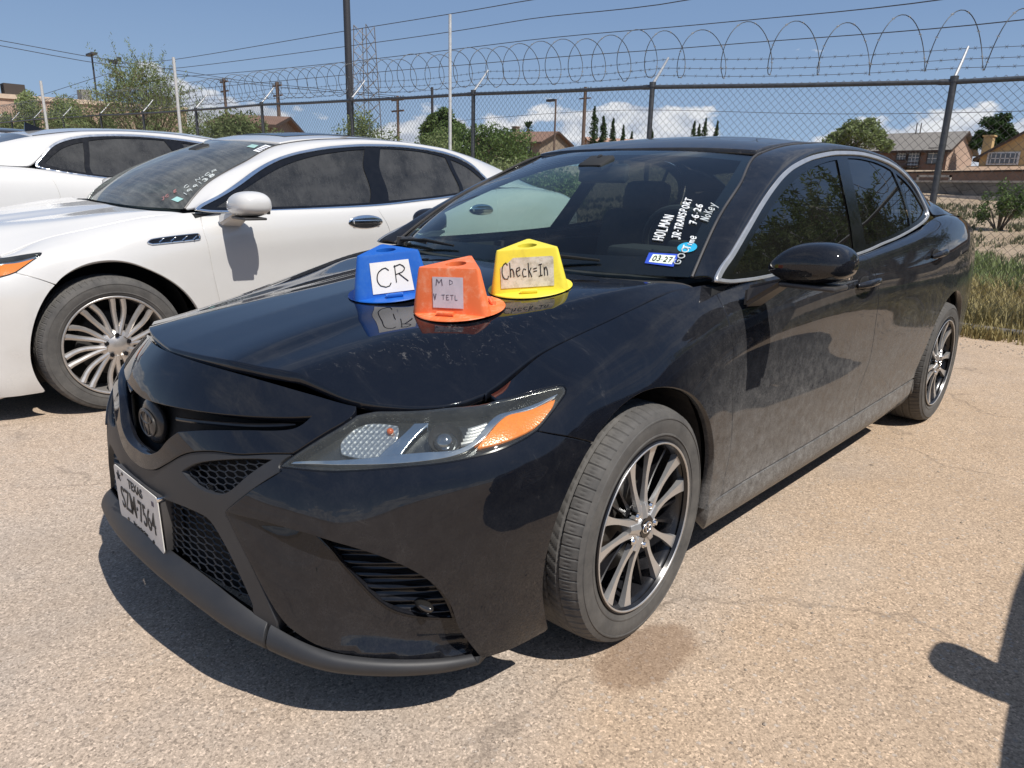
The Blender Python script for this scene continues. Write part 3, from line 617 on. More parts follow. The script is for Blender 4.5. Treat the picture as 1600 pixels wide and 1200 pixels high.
# dark backing behind slit and meshes
panel('grille_backing', inset(B, .055), [[(-1.5, .60), (-1.3, .63), (-1.0, .70)], [(-1.0, .70), (-1.05, .10)], [(-1.05, .10), (-1.5, .10)], [(-1.5, .10), (-1.5, .60)]], M_DARK, CAR, centre=-1.5, depth=0, res=.04)
bl = resample([(-1.37, .540), (-1.25, .572), (-1.155, .600), (-1.045, .648)], .03)
for sy in (1, -1):
    SI = inset(B, .022); P0 = [SI(a, b)[0]*[1, sy, 1] for a, b in bl]; m = MB(); m.tube(P0, [.006]*(len(P0)-1)+[.002], 8).build('grille_blade', M_GLOSSK, CAR, True)
M_MESH = simple('grille_plastic', (.012, .012, .013), .35, var=.3)
def lattice(name, poly, S, parent, cw=.034, ch=.019, centre=None, r=.0022, split=False):
    """elongated hexagon mesh laid over surface S inside poly"""
    o = loop(poly); lo, hi_ = o.min(0), o.max(0); m = MB()
    SL = lambda p, sy: Vector(S(p[0], p[1])[0]*[1, sy, 1])
    a_ = cw*.5; h_ = ch; rows = int((hi_[1]-lo[1])/h_)+3; cols = int((hi_[0]-lo[0])/(1.5*a_))+3; ms_ = {1: MB(), -1: MB()} if split else None
    for i in range(-1, cols):
        for j in range(-1, rows):
            x = lo[0]+1.5*a_*i; y = lo[1]+h_*j+(h_/2 if i % 2 else 0)
            for p, q in (((x-.5*a_, y+h_/2), (x+.5*a_, y+h_/2)), ((x+.5*a_, y+h_/2), (x+a_, y)), ((x+a_, y), (x+.5*a_, y-h_/2))):
                if inpoly(np.array([p, q]), o).any():
                    for sy in (1, -1): (ms_[sy] if split else m).tube([SL(p, sy), SL(((p[0]+q[0])/2, (p[1]+q[1])/2), sy), SL(q, sy)], r, 4, cap=False)
    if split:
        for sy in (1, -1): ms_[sy].build(name, M_MESH, parent)
        return
    return m.build(name, M_MESH, parent)
lattice('lower_mesh', [mesh_in, [(-1.110, .122), (-1.222, .140), (-1.318, .150), (-1.5, .150)], [(-1.5, .150), (-1.5, .288)]], inset(B, .022), CAR, cw=.034, ch=.0185)
lattice('upper_mesh', sliver, inset(B, .018), CAR, cw=.036, ch=.018, split=True)
# front lip: shelf below the mesh, two segments
LIP = Loft([[(s, x+.06, w, z) for s, x, w, z in ((-1.5, -.955, 0, .242), (-1.2, -.915, .365, .212), (-1.03, -.85, .545, .180), (-.93, -.785, .65, .168), (-.70, -.58, .80, .155), (-.58, -.48, .825, .150))],
            [(-1.5, -.972, 0, .250), (-1.2, -.932, .372, .220), (-1.03, -.866, .556, .186), (-.93, -.798, .665, .168), (-.70, -.585, .822, .150), (-.58, -.485, .842, .146)],
            [(-1.5, -.984, 0, .280), (-1.2, -.945, .376, .250), (-1.03, -.874, .562, .212), (-.93, -.806, .672, .194), (-.70, -.592, .826, .170), (-.58, -.49, .846, .158)],
            [(-1.5, -.952, 0, .325), (-1.2, -.915, .366, .298), (-1.03, -.855, .548, .240), (-.93, -.792, .655, .212), (-.70, -.582, .812, .180), (-.58, -.48, .832, .166)]], [0, .05, .09, .17])
panel('front_lip', LIP, [[(-1.5, 0), (-1.07, 0)], [(-1.07, 0), (-1.07, .17)], [(-1.07, .17), (-1.5, .17)], [(-1.5, .17), (-1.5, 0)]], M_MATTE, CAR, centre=-1.5, depth=.02)
panel('lip_corner', LIP, [[(-1.066, 0), (-.64, 0)], [(-.64, 0), (-.66, .17)], [(-.66, .17), (-1.066, .17)], [(-1.066, .17), (-1.066, 0)]], M_MATTE, CAR, both=True, depth=.02)
# headlights
for sy in (1, -1):
    H = thing('headlight', None, None); H.parent = CAR
    def hp(name, S, poly, mat, depth=0, res=.015, holes=(), gap=0):
        if sy == 1: return panel(name, S, poly, mat, H, holes=holes, depth=depth, res=res, gap=gap)
        return panel(name, S, poly, mat, H, holes=holes, depth=depth, res=res, gap=gap, mirror_only=True)
    outl = [hl_in, hl_top, hl_out, hl_tip, hl_low, hl_bot]
    hp('lens', B, outl, M_LENS, depth=0, gap=.0045)
    ol = loop(outl); inr = offset2(ol, .009)
    hp('bezel', inset(B, .0015), ol, M_GLOSSK, depth=.03, holes=[inr], gap=.002)
    wall = MB(); k = len(inr); X0 = inset(B, .004)(inr[:, 0], inr[:, 1])*[1, sy, 1]; X1 = inset(B, .034)(inr[:, 0], inr[:, 1])*[1, sy, 1]
    v0 = [wall.bm.verts.new(p) for p in X0]; v1 = [wall.bm.verts.new(p) for p in X1]
    for i in range(k): wall.bm.faces.new((v0[i], v0[(i+1) % k], v1[(i+1) % k], v1[i]))
    wall.build('housing', simple('lamp_wall', (.05, .052, .055), .25, .6), H, True)
    hp('housing_back', inset(B, .034), offset2(ol, .006), simple('lamp_grey', (.10, .105, .11), .22, .85), res=.02)
    hp('amber_reflector', inset(B, .010), [[(-.661, .572), (-.633, .600), (-.582, .634), (-.550, .640)], [(-.550, .640), (-.49, .616), (-.428, .594)], [(-.428, .594), (-.458, .574), (-.497, .566)], [(-.497, .566), (-.586, .571), (-.661, .572)]], M_AMBER, depth=.03)
    hp('light_strip', inset(B, .008), [[(-1.027, .519), (-.957, .546), (-.868, .566), (-.842, .573), (-.766, .578), (-.717, .574), (-.680, .585), (-.648, .612), (-.608, .644), (-.575, .652), (-.48, .622), (-.416, .602)], [(-.416, .602), (-.48, .614), (-.557, .641), (-.600, .630), (-.650, .594), (-.692, .567), (-.737, .556), (-.81, .549), (-.9, .543), (-.957, .536), (-1.027, .515)]], M_CHROME, depth=.03)
    hp('chrome_fin', inset(B, .012), [[(-.862, .560), (-.847, .594), (-.815, .643), (-.785, .686)], [(-.785, .686), (-.753, .685)], [(-.753, .685), (-.796, .629), (-.818, .573)], [(-.818, .573), (-.862, .560)]], M_CHROME, depth=.035)
    def ball(name, a, b, dep, r, mat, sq=1.):
        c = B(a, b)[0]; nn = snorm(B, np.array([a]), np.array([b]))[0]; c = (c-nn*dep)*[1, sy, 1]
        m = MB(); bmesh.ops.create_uvsphere(m.bm, u_segments=24, v_segments=14, radius=r, matrix=Matrix.Translation(c) @ Matrix.Diagonal((1, 1, sq, 1))); return m.build(name, mat, H, True)
    def tub(name, a, b, d0, d1, r0, r1, mat, sq=.8):
        A0 = np.array([a]); B0 = np.array([b]); c = B(A0, B0)[0]; nn = snorm(B, A0, B0)[0]; c = c*[1, sy, 1]; nn = nn*[1, sy, 1]
        m = MB(); m.tube([c-nn*d0, c-nn*(d0+(d1-d0)*.5), c-nn*d1], [r0, (r0+r1)*.55, r1], 28, cap=False); o = m.build(name, mat, H, True); return o
    tub('projector_shroud', -.725, .622, .010, .032, .038, .026, simple('shroud', (.10, .10, .11), .3, .6))
    ball('projector_lens', -.728, .620, .030, .024, simple('projector', (.30, .33, .37), .04, .9, var=.3))
    hp('reflector_bowl', inset(B, .022), [[(-.935, .585), (-.942, .62), (-.930, .655), (-.890, .690), (-.825, .688)], [(-.825, .688), (-.832, .632), (-.862, .580), (-.935, .585)]], M_BOWL, depth=.01)
    ball('bulb', -.842, .664, .018, .008, simple('bulb_amber', (.6, .12, .03), .2))
    for k in range(5):
        b0 = .598+k*.0105; a0 = -.694+k*.006; hp('reflector_rib', inset(B, .016), [[(a0, b0), (a0+.050, b0+.004)], [(a0+.050, b0+.004), (a0+.050, b0+.0085)], [(a0+.050, b0+.0085), (a0, b0+.0045)], [(a0, b0+.0045), (a0, b0)]], M_SATIN, depth=.02)
# bonnet
def h_ab(x, w, g): return solve_ab(HS, (x, -w), g, (0, 1))
fe = []
for s in (-1.5, -1.35, -1.2, -1.1, -1.03, -.97, -.92, -.85, -.76, -.68, -.61, -.57):
    p = B(s, .73)[0]; fe.append(h_ab(p[0]+.006, max(-p[1]-.005, 0), (.7*(-p[1])/.72, p[0])))
fe[0] = (0., fe[0][1])
se = []
for s in (-.57, -.50, -.42, -.35, -.25, -.15, 0, .12, .25, .38):
    p = B(s, .73)[0]; se.append(h_ab(p[0], -p[1]-.004, (.70, p[0])))
panel('bonnet', HS, [fe, se, [se[-1], (.66, .372), (.5, .300), (.3, .240), (.0, .205)], [(0, .205), fe[0]]], M_BLACK, CAR, centre=0., depth=.028, rnd_=.003, gap=.003)
panel('engine_bay', inset(HS, .035), [[(0., -.80), (.30, -.74), (.46, -.64), (.60, -.50), (.70, -.36), (.715, -.2), (.715, .36)], [(.715, .36), (0, .36)], [(0, .36), (0., -.80)]], M_DARK, CAR, centre=0., depth=0, res=.05)
# body sides
panel('fender', B, [[(-.557, .700), (-.552, TB)], [(s, TB) for s in (-.552, -.45, -.35, -.2, 0, .2, .35, .452)], fdoor, [(.462, .117), (.42, .112), (.378, .108)], fa[::-1], bseam[::-1], hl_low[::-1], hl_tip[::-1], hl_out[::-1]], M_BLACK, CAR, both=True, depth=.03)
rt_line = [(.462, .117), (.898, .119), (1.30, .122), (1.640, .127)]; rt2 = [(1.640, .127), (2.0, .131), (2.435, .138)]
panel('front_door', B, [[(s, .722) for s in (.455, .7, 1.0, 1.3, 1.545)], ddoor, rt_line[::-1], fdoor[::-1]], M_BLACK, CAR, both=True)
ra_full = arc(2.825, CZ, .385, math.radians(143), math.radians(196), 14)
panel('rear_door', B, [[(s, .722) for s in (1.545, 1.9, 2.3, 2.735)], qdoor, [qdoor[-1]]+ra_full, [ra_full[-1], (2.435, .138)], rt2[::-1], ddoor[::-1]], M_BLACK, CAR, both=True)
ra_q = arc(2.825, CZ, .385, math.radians(143), math.radians(-22), 30)
rc = ra_q[-1]
panel('quarter_panel', B, [[(s, .727) for s in (2.735, 2.9, 3.2, 3.5, 3.70)], [(3.70, .727), (3.72, .60), (3.70, .45)], [(3.70, .45), (3.45, .42), ra_q[-8]], ra_q[:-7][::-1], [ra_q[0], qdoor[-1]], qdoor[::-1]], M_BLACK, CAR, both=True, depth=.03)
panel('rear_bumper', B, [[(4.5, .45), (4.2, .45), (3.9, .45), (3.70, .45)], [(3.70, .45), (3.45, .42), ra_q[-8]], ra_q[-8:], [rc, (3.3, .004)], [(3.3, .004), (4.5, .004)], [(4.5, .004), (4.5, .45)]], M_BLACK, CAR, centre=4.5, depth=.03)
panel('boot_panel', B, [[(4.5, .725), (4.05, .725)], [(4.05, .725), (4.05, .45)], [(4.05, .45), (4.5, .45)], [(4.5, .45), (4.5, .725)]], M_BLACK, CAR, centre=4.5, depth=.02)
panel('tail_lamp', B, [[(3.705, .70), (3.9, .69), (4.045, .68)], [(4.045, .68), (4.045, .53)], [(4.045, .53), (3.9, .54), (3.73, .56)], [(3.73, .56), (3.72, .63), (3.705, .70)]], M_RED, CAR, both=True, depth=.02)
panel('rocker', B, [[(.385, .112), (.462, .113), (1.3, .118), (2.0, .127), (2.435, .134)], [(2.435, .134), (2.40, .06), (2.38, .004)], [(2.38, .004), (.40, .004)], [(.40, .004), (.385, .06), (.385, .112)]], M_BLACK, CAR, both=True, depth=.05)
def lid(a, b):
    a = np.atleast_1d(np.asarray(a, float)); b = np.atleast_1d(np.asarray(b, float)); p = B(3.30+b*.0, np.full(len(a), .73)) if False else None
    x = 3.36+(3.90-3.36)*b; w = .745-.12*b**2; ze = 1.095-.075*b**1.6
    return np.stack([x-.02*a*a*b, -w*a, ze+.018*(1-a*a)], -1)
panel('boot_lid', lid, [[(0, 0), (1, 0)], [(1, 0), (1, 1)], [(1, 1), (0, 1)], [(0, 1), (0, 0)]], M_BLACK, CAR, centre=0., depth=0, res=.06)
# roof, pillars, glass
panel('roof', RS, [[(0, 1.048), (.20, 1.063), (.39, 1.10), (.548, 1.145)], [(.548, 1.145), (.538, 1.5), (.534, 1.9), (.536, 2.3), (.550, 2.72)], [(.550, 2.72), (.3, 2.775), (0, 2.785)], [(0, 2.785), (0, 1.048)]], M_BLACK, CAR, centre=0., depth=.02, res=.03)
panel('pillar', U_, [[(.42, 0), (1., 0), (2., 0), (3.5, 0)], [(3.5, 0), (3.5, 1)], [(3.5, 1), (2, 1), (1, 1), (.42, 1)], [(.42, 1), (.42, 0)]], M_BLACK, CAR, both=True, depth=.012, res=.03, gap=.003)
mould = [Vector(p) for p in U_(np.linspace(.42, 1.22, 30), np.full(30, 1.0))]
for sy in (1, -1):
    MB().tube([(p.x-.002, p.y*sy, p.z+.001) for p in mould], .0048, 6).build('pillar_moulding', M_TRIM, CAR, True)
    rd = [Vector(p) for p in U_(np.linspace(1.22, 2.62, 40), np.full(40, 1.0))]
    MB().tube([(p.x, p.y*sy, p.z-.001) for p in rd], .006, 6).build('roof_moulding', M_TRIM, CAR, True)
panel('windshield', V_, [[(0, 0), (.5, 0), (1, 0)], [(1, 0), (1, .5), (1, .985)], [(1, .985), (.5, .988), (0, .99)], [(0, .99), (0, 0)]], M_GLASS_WS, CAR, centre=0., depth=0, res=.04, gap=.0)
edge = inset(V_, .0025)
panel('windshield_border', edge, [[(0, 0), (.5, 0), (1, 0)], [(1, 0), (1, .5), (1, .985)], [(1, .985), (.5, .988), (0, .99)], [(0, .99), (0, .935)], [(0, .935), (.5, .935), (.93, .93)], [(.93, .93), (.945, .5), (.945, .14)], [(.945, .14), (.5, .12), (0, .12)], [(0, .12), (0, 0)]], M_GLOSSK, CAR, centre=0., depth=0, res=.03, gap=0)
panel('rear_window', K_, [[(0, 0), (1, 0)], [(1, 0), (1, 1)], [(1, 1), (0, 1)], [(0, 1), (0, 0)]], M_GLASS_SIDE, CAR, centre=0., depth=0, res=.06, gap=0)
ch_out = [[(.400, .952), (.405, .960), (.55, 1.030), (.70, 1.102), (.84, 1.168), (.978, 1.226), (1.10, 1.270), (1.227, 1.305), (1.484, 1.351), (1.752, 1.377), (2.036, 1.386), (2.20, 1.380), (2.366, 1.365), (2.50, 1.340), (2.596, 1.307), (2.67, 1.262), (2.712, 1.212), (2.740, 1.160), (2.752, 1.128), (2.740, 1.104)],
          [(2.740, 1.104), (2.66, 1.083), (2.50, 1.058), (2.30, 1.034), (2.10, 1.013), (1.89, .996), (1.70, .978), (1.514, .966), (1.2, .953), (.9, .943), (.672, .938), (.50, .940), (.400, .952)]]
chO = loop(ch_out); _lo = np.interp(chO[:, 0], [.4, .672, 1.514, 1.89, 2.3, 2.66, 2.75], [.945, .938, .966, .996, 1.034, 1.083, 1.10])+.008
chI = offset2(chO, np.where(chO[:, 1] < _lo, .007, .0125)[::1 if area(chO) > 0 else -1][:, None])
panel('chrome_surround', G, chO, M_SATIN, CAR, holes=[chI], both=True, depth=.012, lift=.004, gap=.0)
gF = [[(.520, .972), (.72, 1.072), (.914, 1.155), (1.05, 1.207), (1.182, 1.250), (1.33, 1.289), (1.485, 1.318), (1.60, 1.335), (1.715, 1.347)], [(1.715, 1.347), (1.665, 1.25), (1.60, 1.10), (1.540, .988)], [(1.540, .988), (1.2, .973), (.8, .963), (.520, .962)]]
gR = [[(1.840, 1.358), (1.98, 1.362), (2.15, 1.357), (2.30, 1.342), (2.405, 1.322)], [(2.405, 1.322), (2.42, 1.22), (2.40, 1.12), (2.365, 1.062)], [(2.365, 1.062), (2.1, 1.033), (1.9, 1.016), (1.69, 1.000)], [(1.69, 1.000), (1.755, 1.18), (1.840, 1.358)]]
gQ = [[(2.440, 1.312), (2.52, 1.288), (2.60, 1.252), (2.66, 1.20), (2.705, 1.135)], [(2.705, 1.135), (2.62, 1.105), (2.50, 1.082), (2.405, 1.069)], [(2.405, 1.069), (2.44, 1.15), (2.452, 1.22), (2.440, 1.312)]]
panel('window_frame', inset(G, .004), chI, M_GLOSSK, CAR, holes=[gF, gR, gQ], both=True, depth=0, gap=-.003)
for nm, gg in (('front_side_window', gF), ('rear_side_window', gR), ('quarter_window', gQ)):
    panel(nm, inset(G, .009), gg, M_GLASS_SIDE, CAR, depth=0, gap=-.006, res=.04)
    panel(nm, inset(G, .009), gg, M_GLASS_PS if nm[0] == 'f' else M_GLASS_SIDE, CAR, depth=0, gap=-.006, res=.04, mirror_only=True)
# body interior
m = MB()
m.box((.55, 0, .86), (.5, 1.40, .14), bevel=.03).box((.62, 0, .93), (.28, 1.3, .03), bevel=.012).box((.78, -.38, .97), (.18, .34, .06), bevel=.02)
m.build('dashboard', M_INT, CAR, True)
MB().box((1.7, 0, .28), (3.0, 1.50, .05)).box((1.1, 0, .55), (1.0, .24, .4), bevel=.03).build('cabin_floor', M_INT, CAR)
panel('headliner', inset(RS, .045), [[(0, 1.09), (.50, 1.17)], [(.50, 1.17), (.50, 2.7)], [(.50, 2.7), (0, 2.75)], [(0, 2.75), (0, 1.09)]], M_INT, CAR, centre=0., depth=0, res=.08)
for sy in (1, -1):
    MB().box((1.5, sy*.80, .62), (2.2, .04, .62)).build('door_trim', M_INT, CAR)
    s_ = MB(); s_.box((1.32, sy*.36, .46), (.52, .50, .16), bevel=.05); s_.box((1.70, sy*.36, .80), (.14, .48, .62), Matrix.Rotation(math.radians(16), 3, 'Y'), bevel=.06); s_.box((1.79, sy*.36, 1.16), (.10, .26, .17), Matrix.Rotation(math.radians(14), 3, 'Y'), bevel=.04)
    s_.build('front_seat', M_SEAT, CAR, True)
s_ = MB(); s_.box((2.2, 0, .5), (.5, 1.3, .2), bevel=.05); s_.box((2.55, 0, .84), (.16, 1.3, .6), Matrix.Rotation(math.radians(22), 3, 'Y'), bevel=.06); s_.box((2.95, 0, 1.06), (.6, 1.2, .03))
for y in (-.4, .4): s_.box((2.66, y, 1.14), (.1, .26, .12), bevel=.03)
s_.build('rear_seat', M_SEAT, CAR, True)
sw = MB(); rotm = Matrix.Rotation(math.radians(65), 3, 'Y')
pts = [Vector((1.00, -.37, .97))+rotm @ Vector((.185*math.cos(t), .185*math.sin(t), 0)) for t in np.linspace(0, math.tau, 33)]
sw.tube(pts, .014, 8, cap=False); sw.box((1.0, -.37, .965), (.05, .16, .10), bevel=.02); sw.box((1.0, -.37, .97), (.015, .34, .03)); sw.build('steering_wheel', M_INT, CAR, True)
MB().box((.93, 0, 1.262), (.03, .24, .075), Matrix.Rotation(math.radians(12), 3, 'Y'), bevel=.012).cyl((.93, 0, 1.28), (.90, 0, 1.33), .01).box((.88, 0, 1.30), (.10, .12, .03), Matrix.Rotation(math.radians(-25), 3, 'Y'), bevel=.01).build('rear_view_mirror', M_INT, CAR, True)
# cowl and wipers
panel('cowl', inset(HS, .018), [[(0, .20), (.3, .225), (.5, .265), (.66, .32)], [(.66, .32), (.68, .43)], [(.68, .43), (.5, .42), (0, .40)], [(0, .40), (0, .20)]], M_TRIM, CAR, centre=0., depth=0, res=.04)
def wiper(p0, p1, p2):
    W_ = thing('wiper', None, None); W_.parent = CAR; p0, p1, p2 = map(Vector, (p0, p1, p2))
    MB().tube([p0, (p0+p1)/2+Vector((-.01, 0, .012)), p1], [.011, .009, .006], 8).cyl(p0+Vector((0, 0, -.02)), p0+Vector((0, 0, .015)), .018, 12).build('wiper_arm', M_TRIM, W_, True)
    d = (p2-p1); q0 = p1-d*.5; q1 = p1+d*.5; MB().tube([q0, p1+Vector((-.004, 0, .01)), q1], [.004, .007, .004], 6).build('wiper_blade', M_DARK, W_, True)
vs = lambda a, b, l=.012: tuple((V_(abs(a), b)-snorm(V_, np.array([abs(a)]), np.array([b]))*-l)[0]*[1, (1 if a < 0 else -1)*-1 if False else (1 if a > 0 else -1), 1])
wiper(vs(-.86, .02, .02), vs(-.50, .045, .022), vs(-.02, .055, .018))
wiper(vs(.12, .0, .02), vs(.40, .035, .022), vs(.82, .06, .018))
# wheel wells
for x0 in (0., 2.825):
    for sy in (1, -1):
        V = []; F = []; n = 30
        for i in range(n+1):
            t = math.radians(-25+230*i/n); r = .400 if x0 == 0 else .405
            for y in (.845, .54): V.append((x0+r*math.cos(t), -sy*y, CZ+r*math.sin(t)))
        F = [(2*i, 2*i+1, 2*i+3, 2*i+2) for i in range(n)]; F.append(tuple(2*i+1 for i in range(n+1)))
        meshobj('wheel_well', V, F, M_LINER, CAR)
        lipm = MB(); pts = []
        for i in range(33):
            t = math.radians(-13+ (142 if x0 == 0 else 165)*i/32); r = RF if x0 == 0 else .385; x = x0+r*math.cos(t); z = CZ+r*math.sin(t)
MB().box((1.45, 0, .22), (4.2, 1.45, .10)).box((-.55, 0, .30), (.5, 1.2, .2)).build('underbody', M_DARK, CAR)
# wheels
STEER = .0654
for (x, sy, st) in ((0, 1, STEER), (0, -1, STEER), (2.825, 1, 0), (2.825, -1, 0)):
    w = make_wheel_black(CAR, math.radians(98 if x == 0 else 60)); w.location = (x, -.802*sy, .331); w.rotation_euler = (0, 0, st if sy == 1 else math.pi+st)
# mirrors
def mirror_side(parent, M, c=(.57, -1.035, 1.006), sc=(.085, .112, .068), sy=1, arm=((.50, -.87, .895), (.62, -.87, .875))):
    R_ = thing('side_mirror', None, None); R_.parent = parent; V = []; F = []; nu, nv = 48, 30
    for i in range(nu):
        u = i/nu*math.tau
        for j in range(nv+1):
            v = -math.pi/2+math.pi*j/nv; sg = lambda q, e: math.copysign(abs(q)**e, q)
            x = sg(math.cos(v), .62)*sg(math.cos(u), .66); y = sg(math.cos(v), .62)*sg(math.sin(u), .66); z = sg(math.sin(v), .80)
            q = (1+y)/2; hz_ = 1.0-.62*q**5-.14*(1-q)**3
            zz_ = z*hz_*(1.0 if z > 0 else .80)*(1-.10*max(-x, 0))
            V.append((c[0]+sc[0]*x*(1-.25*q)+.018*(-y), sy*(c[1]+sc[1]*y), c[2]+sc[2]*(zz_-.16*q**3)+.004*(-y)))
    F = [(i*(nv+1)+j, ((i+1) % nu)*(nv+1)+j, ((i+1) % nu)*(nv+1)+j+1, i*(nv+1)+j+1) for i in range(nu) for j in range(nv)]
    if sy < 0: F = [f[::-1] for f in F]
    meshobj('mirror_housing', V, F, M, R_, smooth=True)
    m = MB(); P = [Vector((arm[0][0], sy*arm[0][1], arm[0][2])), Vector((arm[1][0], sy*arm[1][1], arm[1][2]))]
    base = [P[0]+Vector((0, 0, .04)), P[1]+Vector((0, 0, .035)), P[1]-Vector((0, 0, .02)), P[0]-Vector((0, 0, .03))]
    tip = [Vector((c[0]-.045, sy*(c[1]+.045), c[2]-.035)), Vector((c[0]+.055, sy*(c[1]+.045), c[2]-.035)), Vector((c[0]+.055, sy*(c[1]+.06), c[2]-.058)), Vector((c[0]-.045, sy*(c[1]+.06), c[2]-.058))]
    a_ = [m.bm.verts.new(p) for p in base]; b_ = [m.bm.verts.new(p) for p in tip]
    for k in range(4): m.bm.faces.new((a_[k], a_[(k+1) % 4], b_[(k+1) % 4], b_[k]))
    m.bm.faces.new(a_); m.bm.faces.new(b_)
    bmesh.ops.bevel(m.bm, geom=list(m.bm.edges), offset=.012, segments=3, affect='EDGES'); m.build('mirror_arm', M_TRIM if M.name == 'black_paint' else M, R_, True)
    MB().box((c[0]+sc[0]*.74, sy*(c[1]-.02), c[2]-.006), (.02, sc[1]*1.3, sc[2]*1.0), bevel=.008).build('mirror_glass', M_CHROME, R_, True)
    m = MB(); m.box((c[0], sy*(c[1]-.01), c[2]-sc[2]*.86), (sc[0]*1.25, sc[1]*1.45, .014), bevel=.006); m.build('mirror_base', M_TRIM, R_, True)
    return R_
mirror_side(CAR, M_BLACK); mirror_side(CAR, M_BLACK, c=(.80, -.945, 1.030), sc=(.115, .050, .062), sy=-1)
# door handles
def handle(s0, s1, b, M, parent, S=B):
    for sy in (1, -1):
        n = 15; A0 = np.linspace(s0, s1, n); X = S(A0, np.full(n, b)); N_ = snorm(S, A0, np.full(n, b)); t = np.linspace(0, 1, n)
        off = .008+.026*np.sin(np.pi*t)**.6; P = (X+N_*off[:, None])*[1, sy, 1]; m = MB(); m.tube([tuple(p) for p in P], [.0085+.0065*math.sin(math.pi*q)**.5 for q in t], 12).build('door_handle', M, parent, True)
        c = S(np.array([(s0+s1)/2-.02]), np.array([b]))[0]*[1, sy, 1]; m = MB(); bmesh.ops.create_uvsphere(m.bm, u_segments=24, v_segments=12, radius=1, matrix=Matrix.Translation(c) @ Matrix.Diagonal((.055, .006, .030, 1))); m.build('handle_cup', M_DARK, parent, True)
handle(1.37, 1.585, .545, M_BLACK, CAR); handle(2.31, 2.51, .558, M_BLACK, CAR)
# emblem in the grille
ec = Vector((-.905, 0, .606)); tilt = Matrix.Rotation(math.radians(8), 3, 'Y')
m = MB(); bmesh.ops.create_uvsphere(m.bm, u_segments=40, v_segments=16, radius=1, matrix=Matrix.Translation(ec+Vector((.012, 0, 0))) @ Matrix.Diagonal((.022, .068, .060, 1)))
em = m.build('front_emblem', simple('emblem_black', (.030, .028, .027), .2, var=.3), CAR, True)
m = MB(); emblem_rings(m, lambda u, v: (ec.x-.0085+.9*(u*u+v*v)*1.2, u, ec.z+v), .050, .0032); m.build('emblem_rings', simple('emblem_grey', (.09, .085, .08), .3, .6), em, True)
# ------------------------------------------------------------------ ground, fence line, houses, poles, trees
GS = .0262
def gz(x, y):
    """ground height: the lot rises gently away from the black car, the land behind the fence climbs to the houses"""
    z = GS*max(y-2.2, 0) if y < 42 else GS*39.8
    r = math.hypot(x, y*.9 if y > 0 else y*.6); k = max(r-15, 0)*max(0, min(1, (x-6.5)/6))
    return z*(1-max(0, min(1, (x-7)/25)))+min(k, 32)*.083+max(min(k-32, 60), 0)*.02
asp = Mat('worn_asphalt'); p = asp.pos()
g1 = asp.voro(190, out='Color', rand=1); g1v = asp.math('MULTIPLY', asp.sep(g1)[0], 1.0); g2 = asp.voro(420, out='Color'); g2v = asp.sep(g2)[1]
big = asp.noise(.45, 6, .62); mid_ = asp.noise(2.6, 8, .68); fine = asp.noise(700, 3, .6)
c0 = asp.mix(asp.ramp(big, [(.38, 0), (.62, 1)]), (.46, .355, .265), (.40, .345, .295))
tan_ = asp.ramp(asp.math('ADD', asp.math('ADD', asp.sep()[1], asp.math('MULTIPLY', asp.sep()[0], -.12)), asp.math('MULTIPLY', asp.noise(.7, 5, .6), 2.2)), [(0, 1), (.01, 1), (.55, 0), (1, 0)])
c0 = asp.mix(tan_, c0, (.455, .340, .238))
c0 = asp.mix(asp.ramp(mid_, [(.35, .0), (.7, .40)]), c0, (.52, .41, .31))
agg = asp.ramp(g1v, [(0, .54), (.2, .82), (.6, 1.0), (.86, 1.12), (1, 1.48)]); agg2 = asp.ramp(g2v, [(0, .80), (.5, 1.0), (1, 1.18)])
c1 = asp.mix(1., c0, agg, 'MULTIPLY'); c1 = asp.mix(1., c1, agg2, 'MULTIPLY'); c1 = asp.mix(1., c1, asp.ramp(fine, [(.3, .86), (.7, 1.12)]), 'MULTIPLY')
g3v = asp.sep(asp.voro(75, out='Color'))[2]; c1 = asp.mix(asp.math('MULTIPLY', asp.ramp(g3v, [(0, 0), (.90, 0), (.93, 1), (1, 1)]), asp.ramp(asp.voro(75), [(0, 1), (.35, .8), (.5, 0), (1, 0)])), c1, asp.mix(g1v, (.60, .52, .44), (.22, .17, .13)))
cld = asp.noise(1.3, 7, .7, dist=.6); c1 = asp.mix(asp.ramp(cld, [(.50, 0), (.62, .22), (.75, .4)]), c1, (.27, .205, .15))
wrp_ = asp.new('ShaderNodeVectorMath', operation='ADD'); wn_ = asp.new('ShaderNodeTexNoise'); wn_.inputs['Scale'].default_value = 1.6; wn_.inputs['Detail'].default_value = 6; asp.l.new(p, wn_.inputs['Vector'])
sc_ = asp.new('ShaderNodeVectorMath', operation='SCALE'); asp.l.new(wn_.outputs['Color'], sc_.inputs[0]); sc_.inputs['Scale'].default_value = .9; asp.l.new(p, wrp_.inputs[0]); asp.l.new(sc_.outputs[0], wrp_.inputs[1])
crk = asp.ramp(asp.voro(.62, 'DISTANCE_TO_EDGE', src=wrp_.outputs[0]), [(0, 1), (.0035, .7), (.009, 0), (1, 0)])
crk = asp.math('MULTIPLY', crk, asp.ramp(asp.noise(.9, 3), [(.42, 0), (.50, 1)]))
c1 = asp.mix(asp.math('MULTIPLY', crk, .40), c1, (.13, .105, .085))
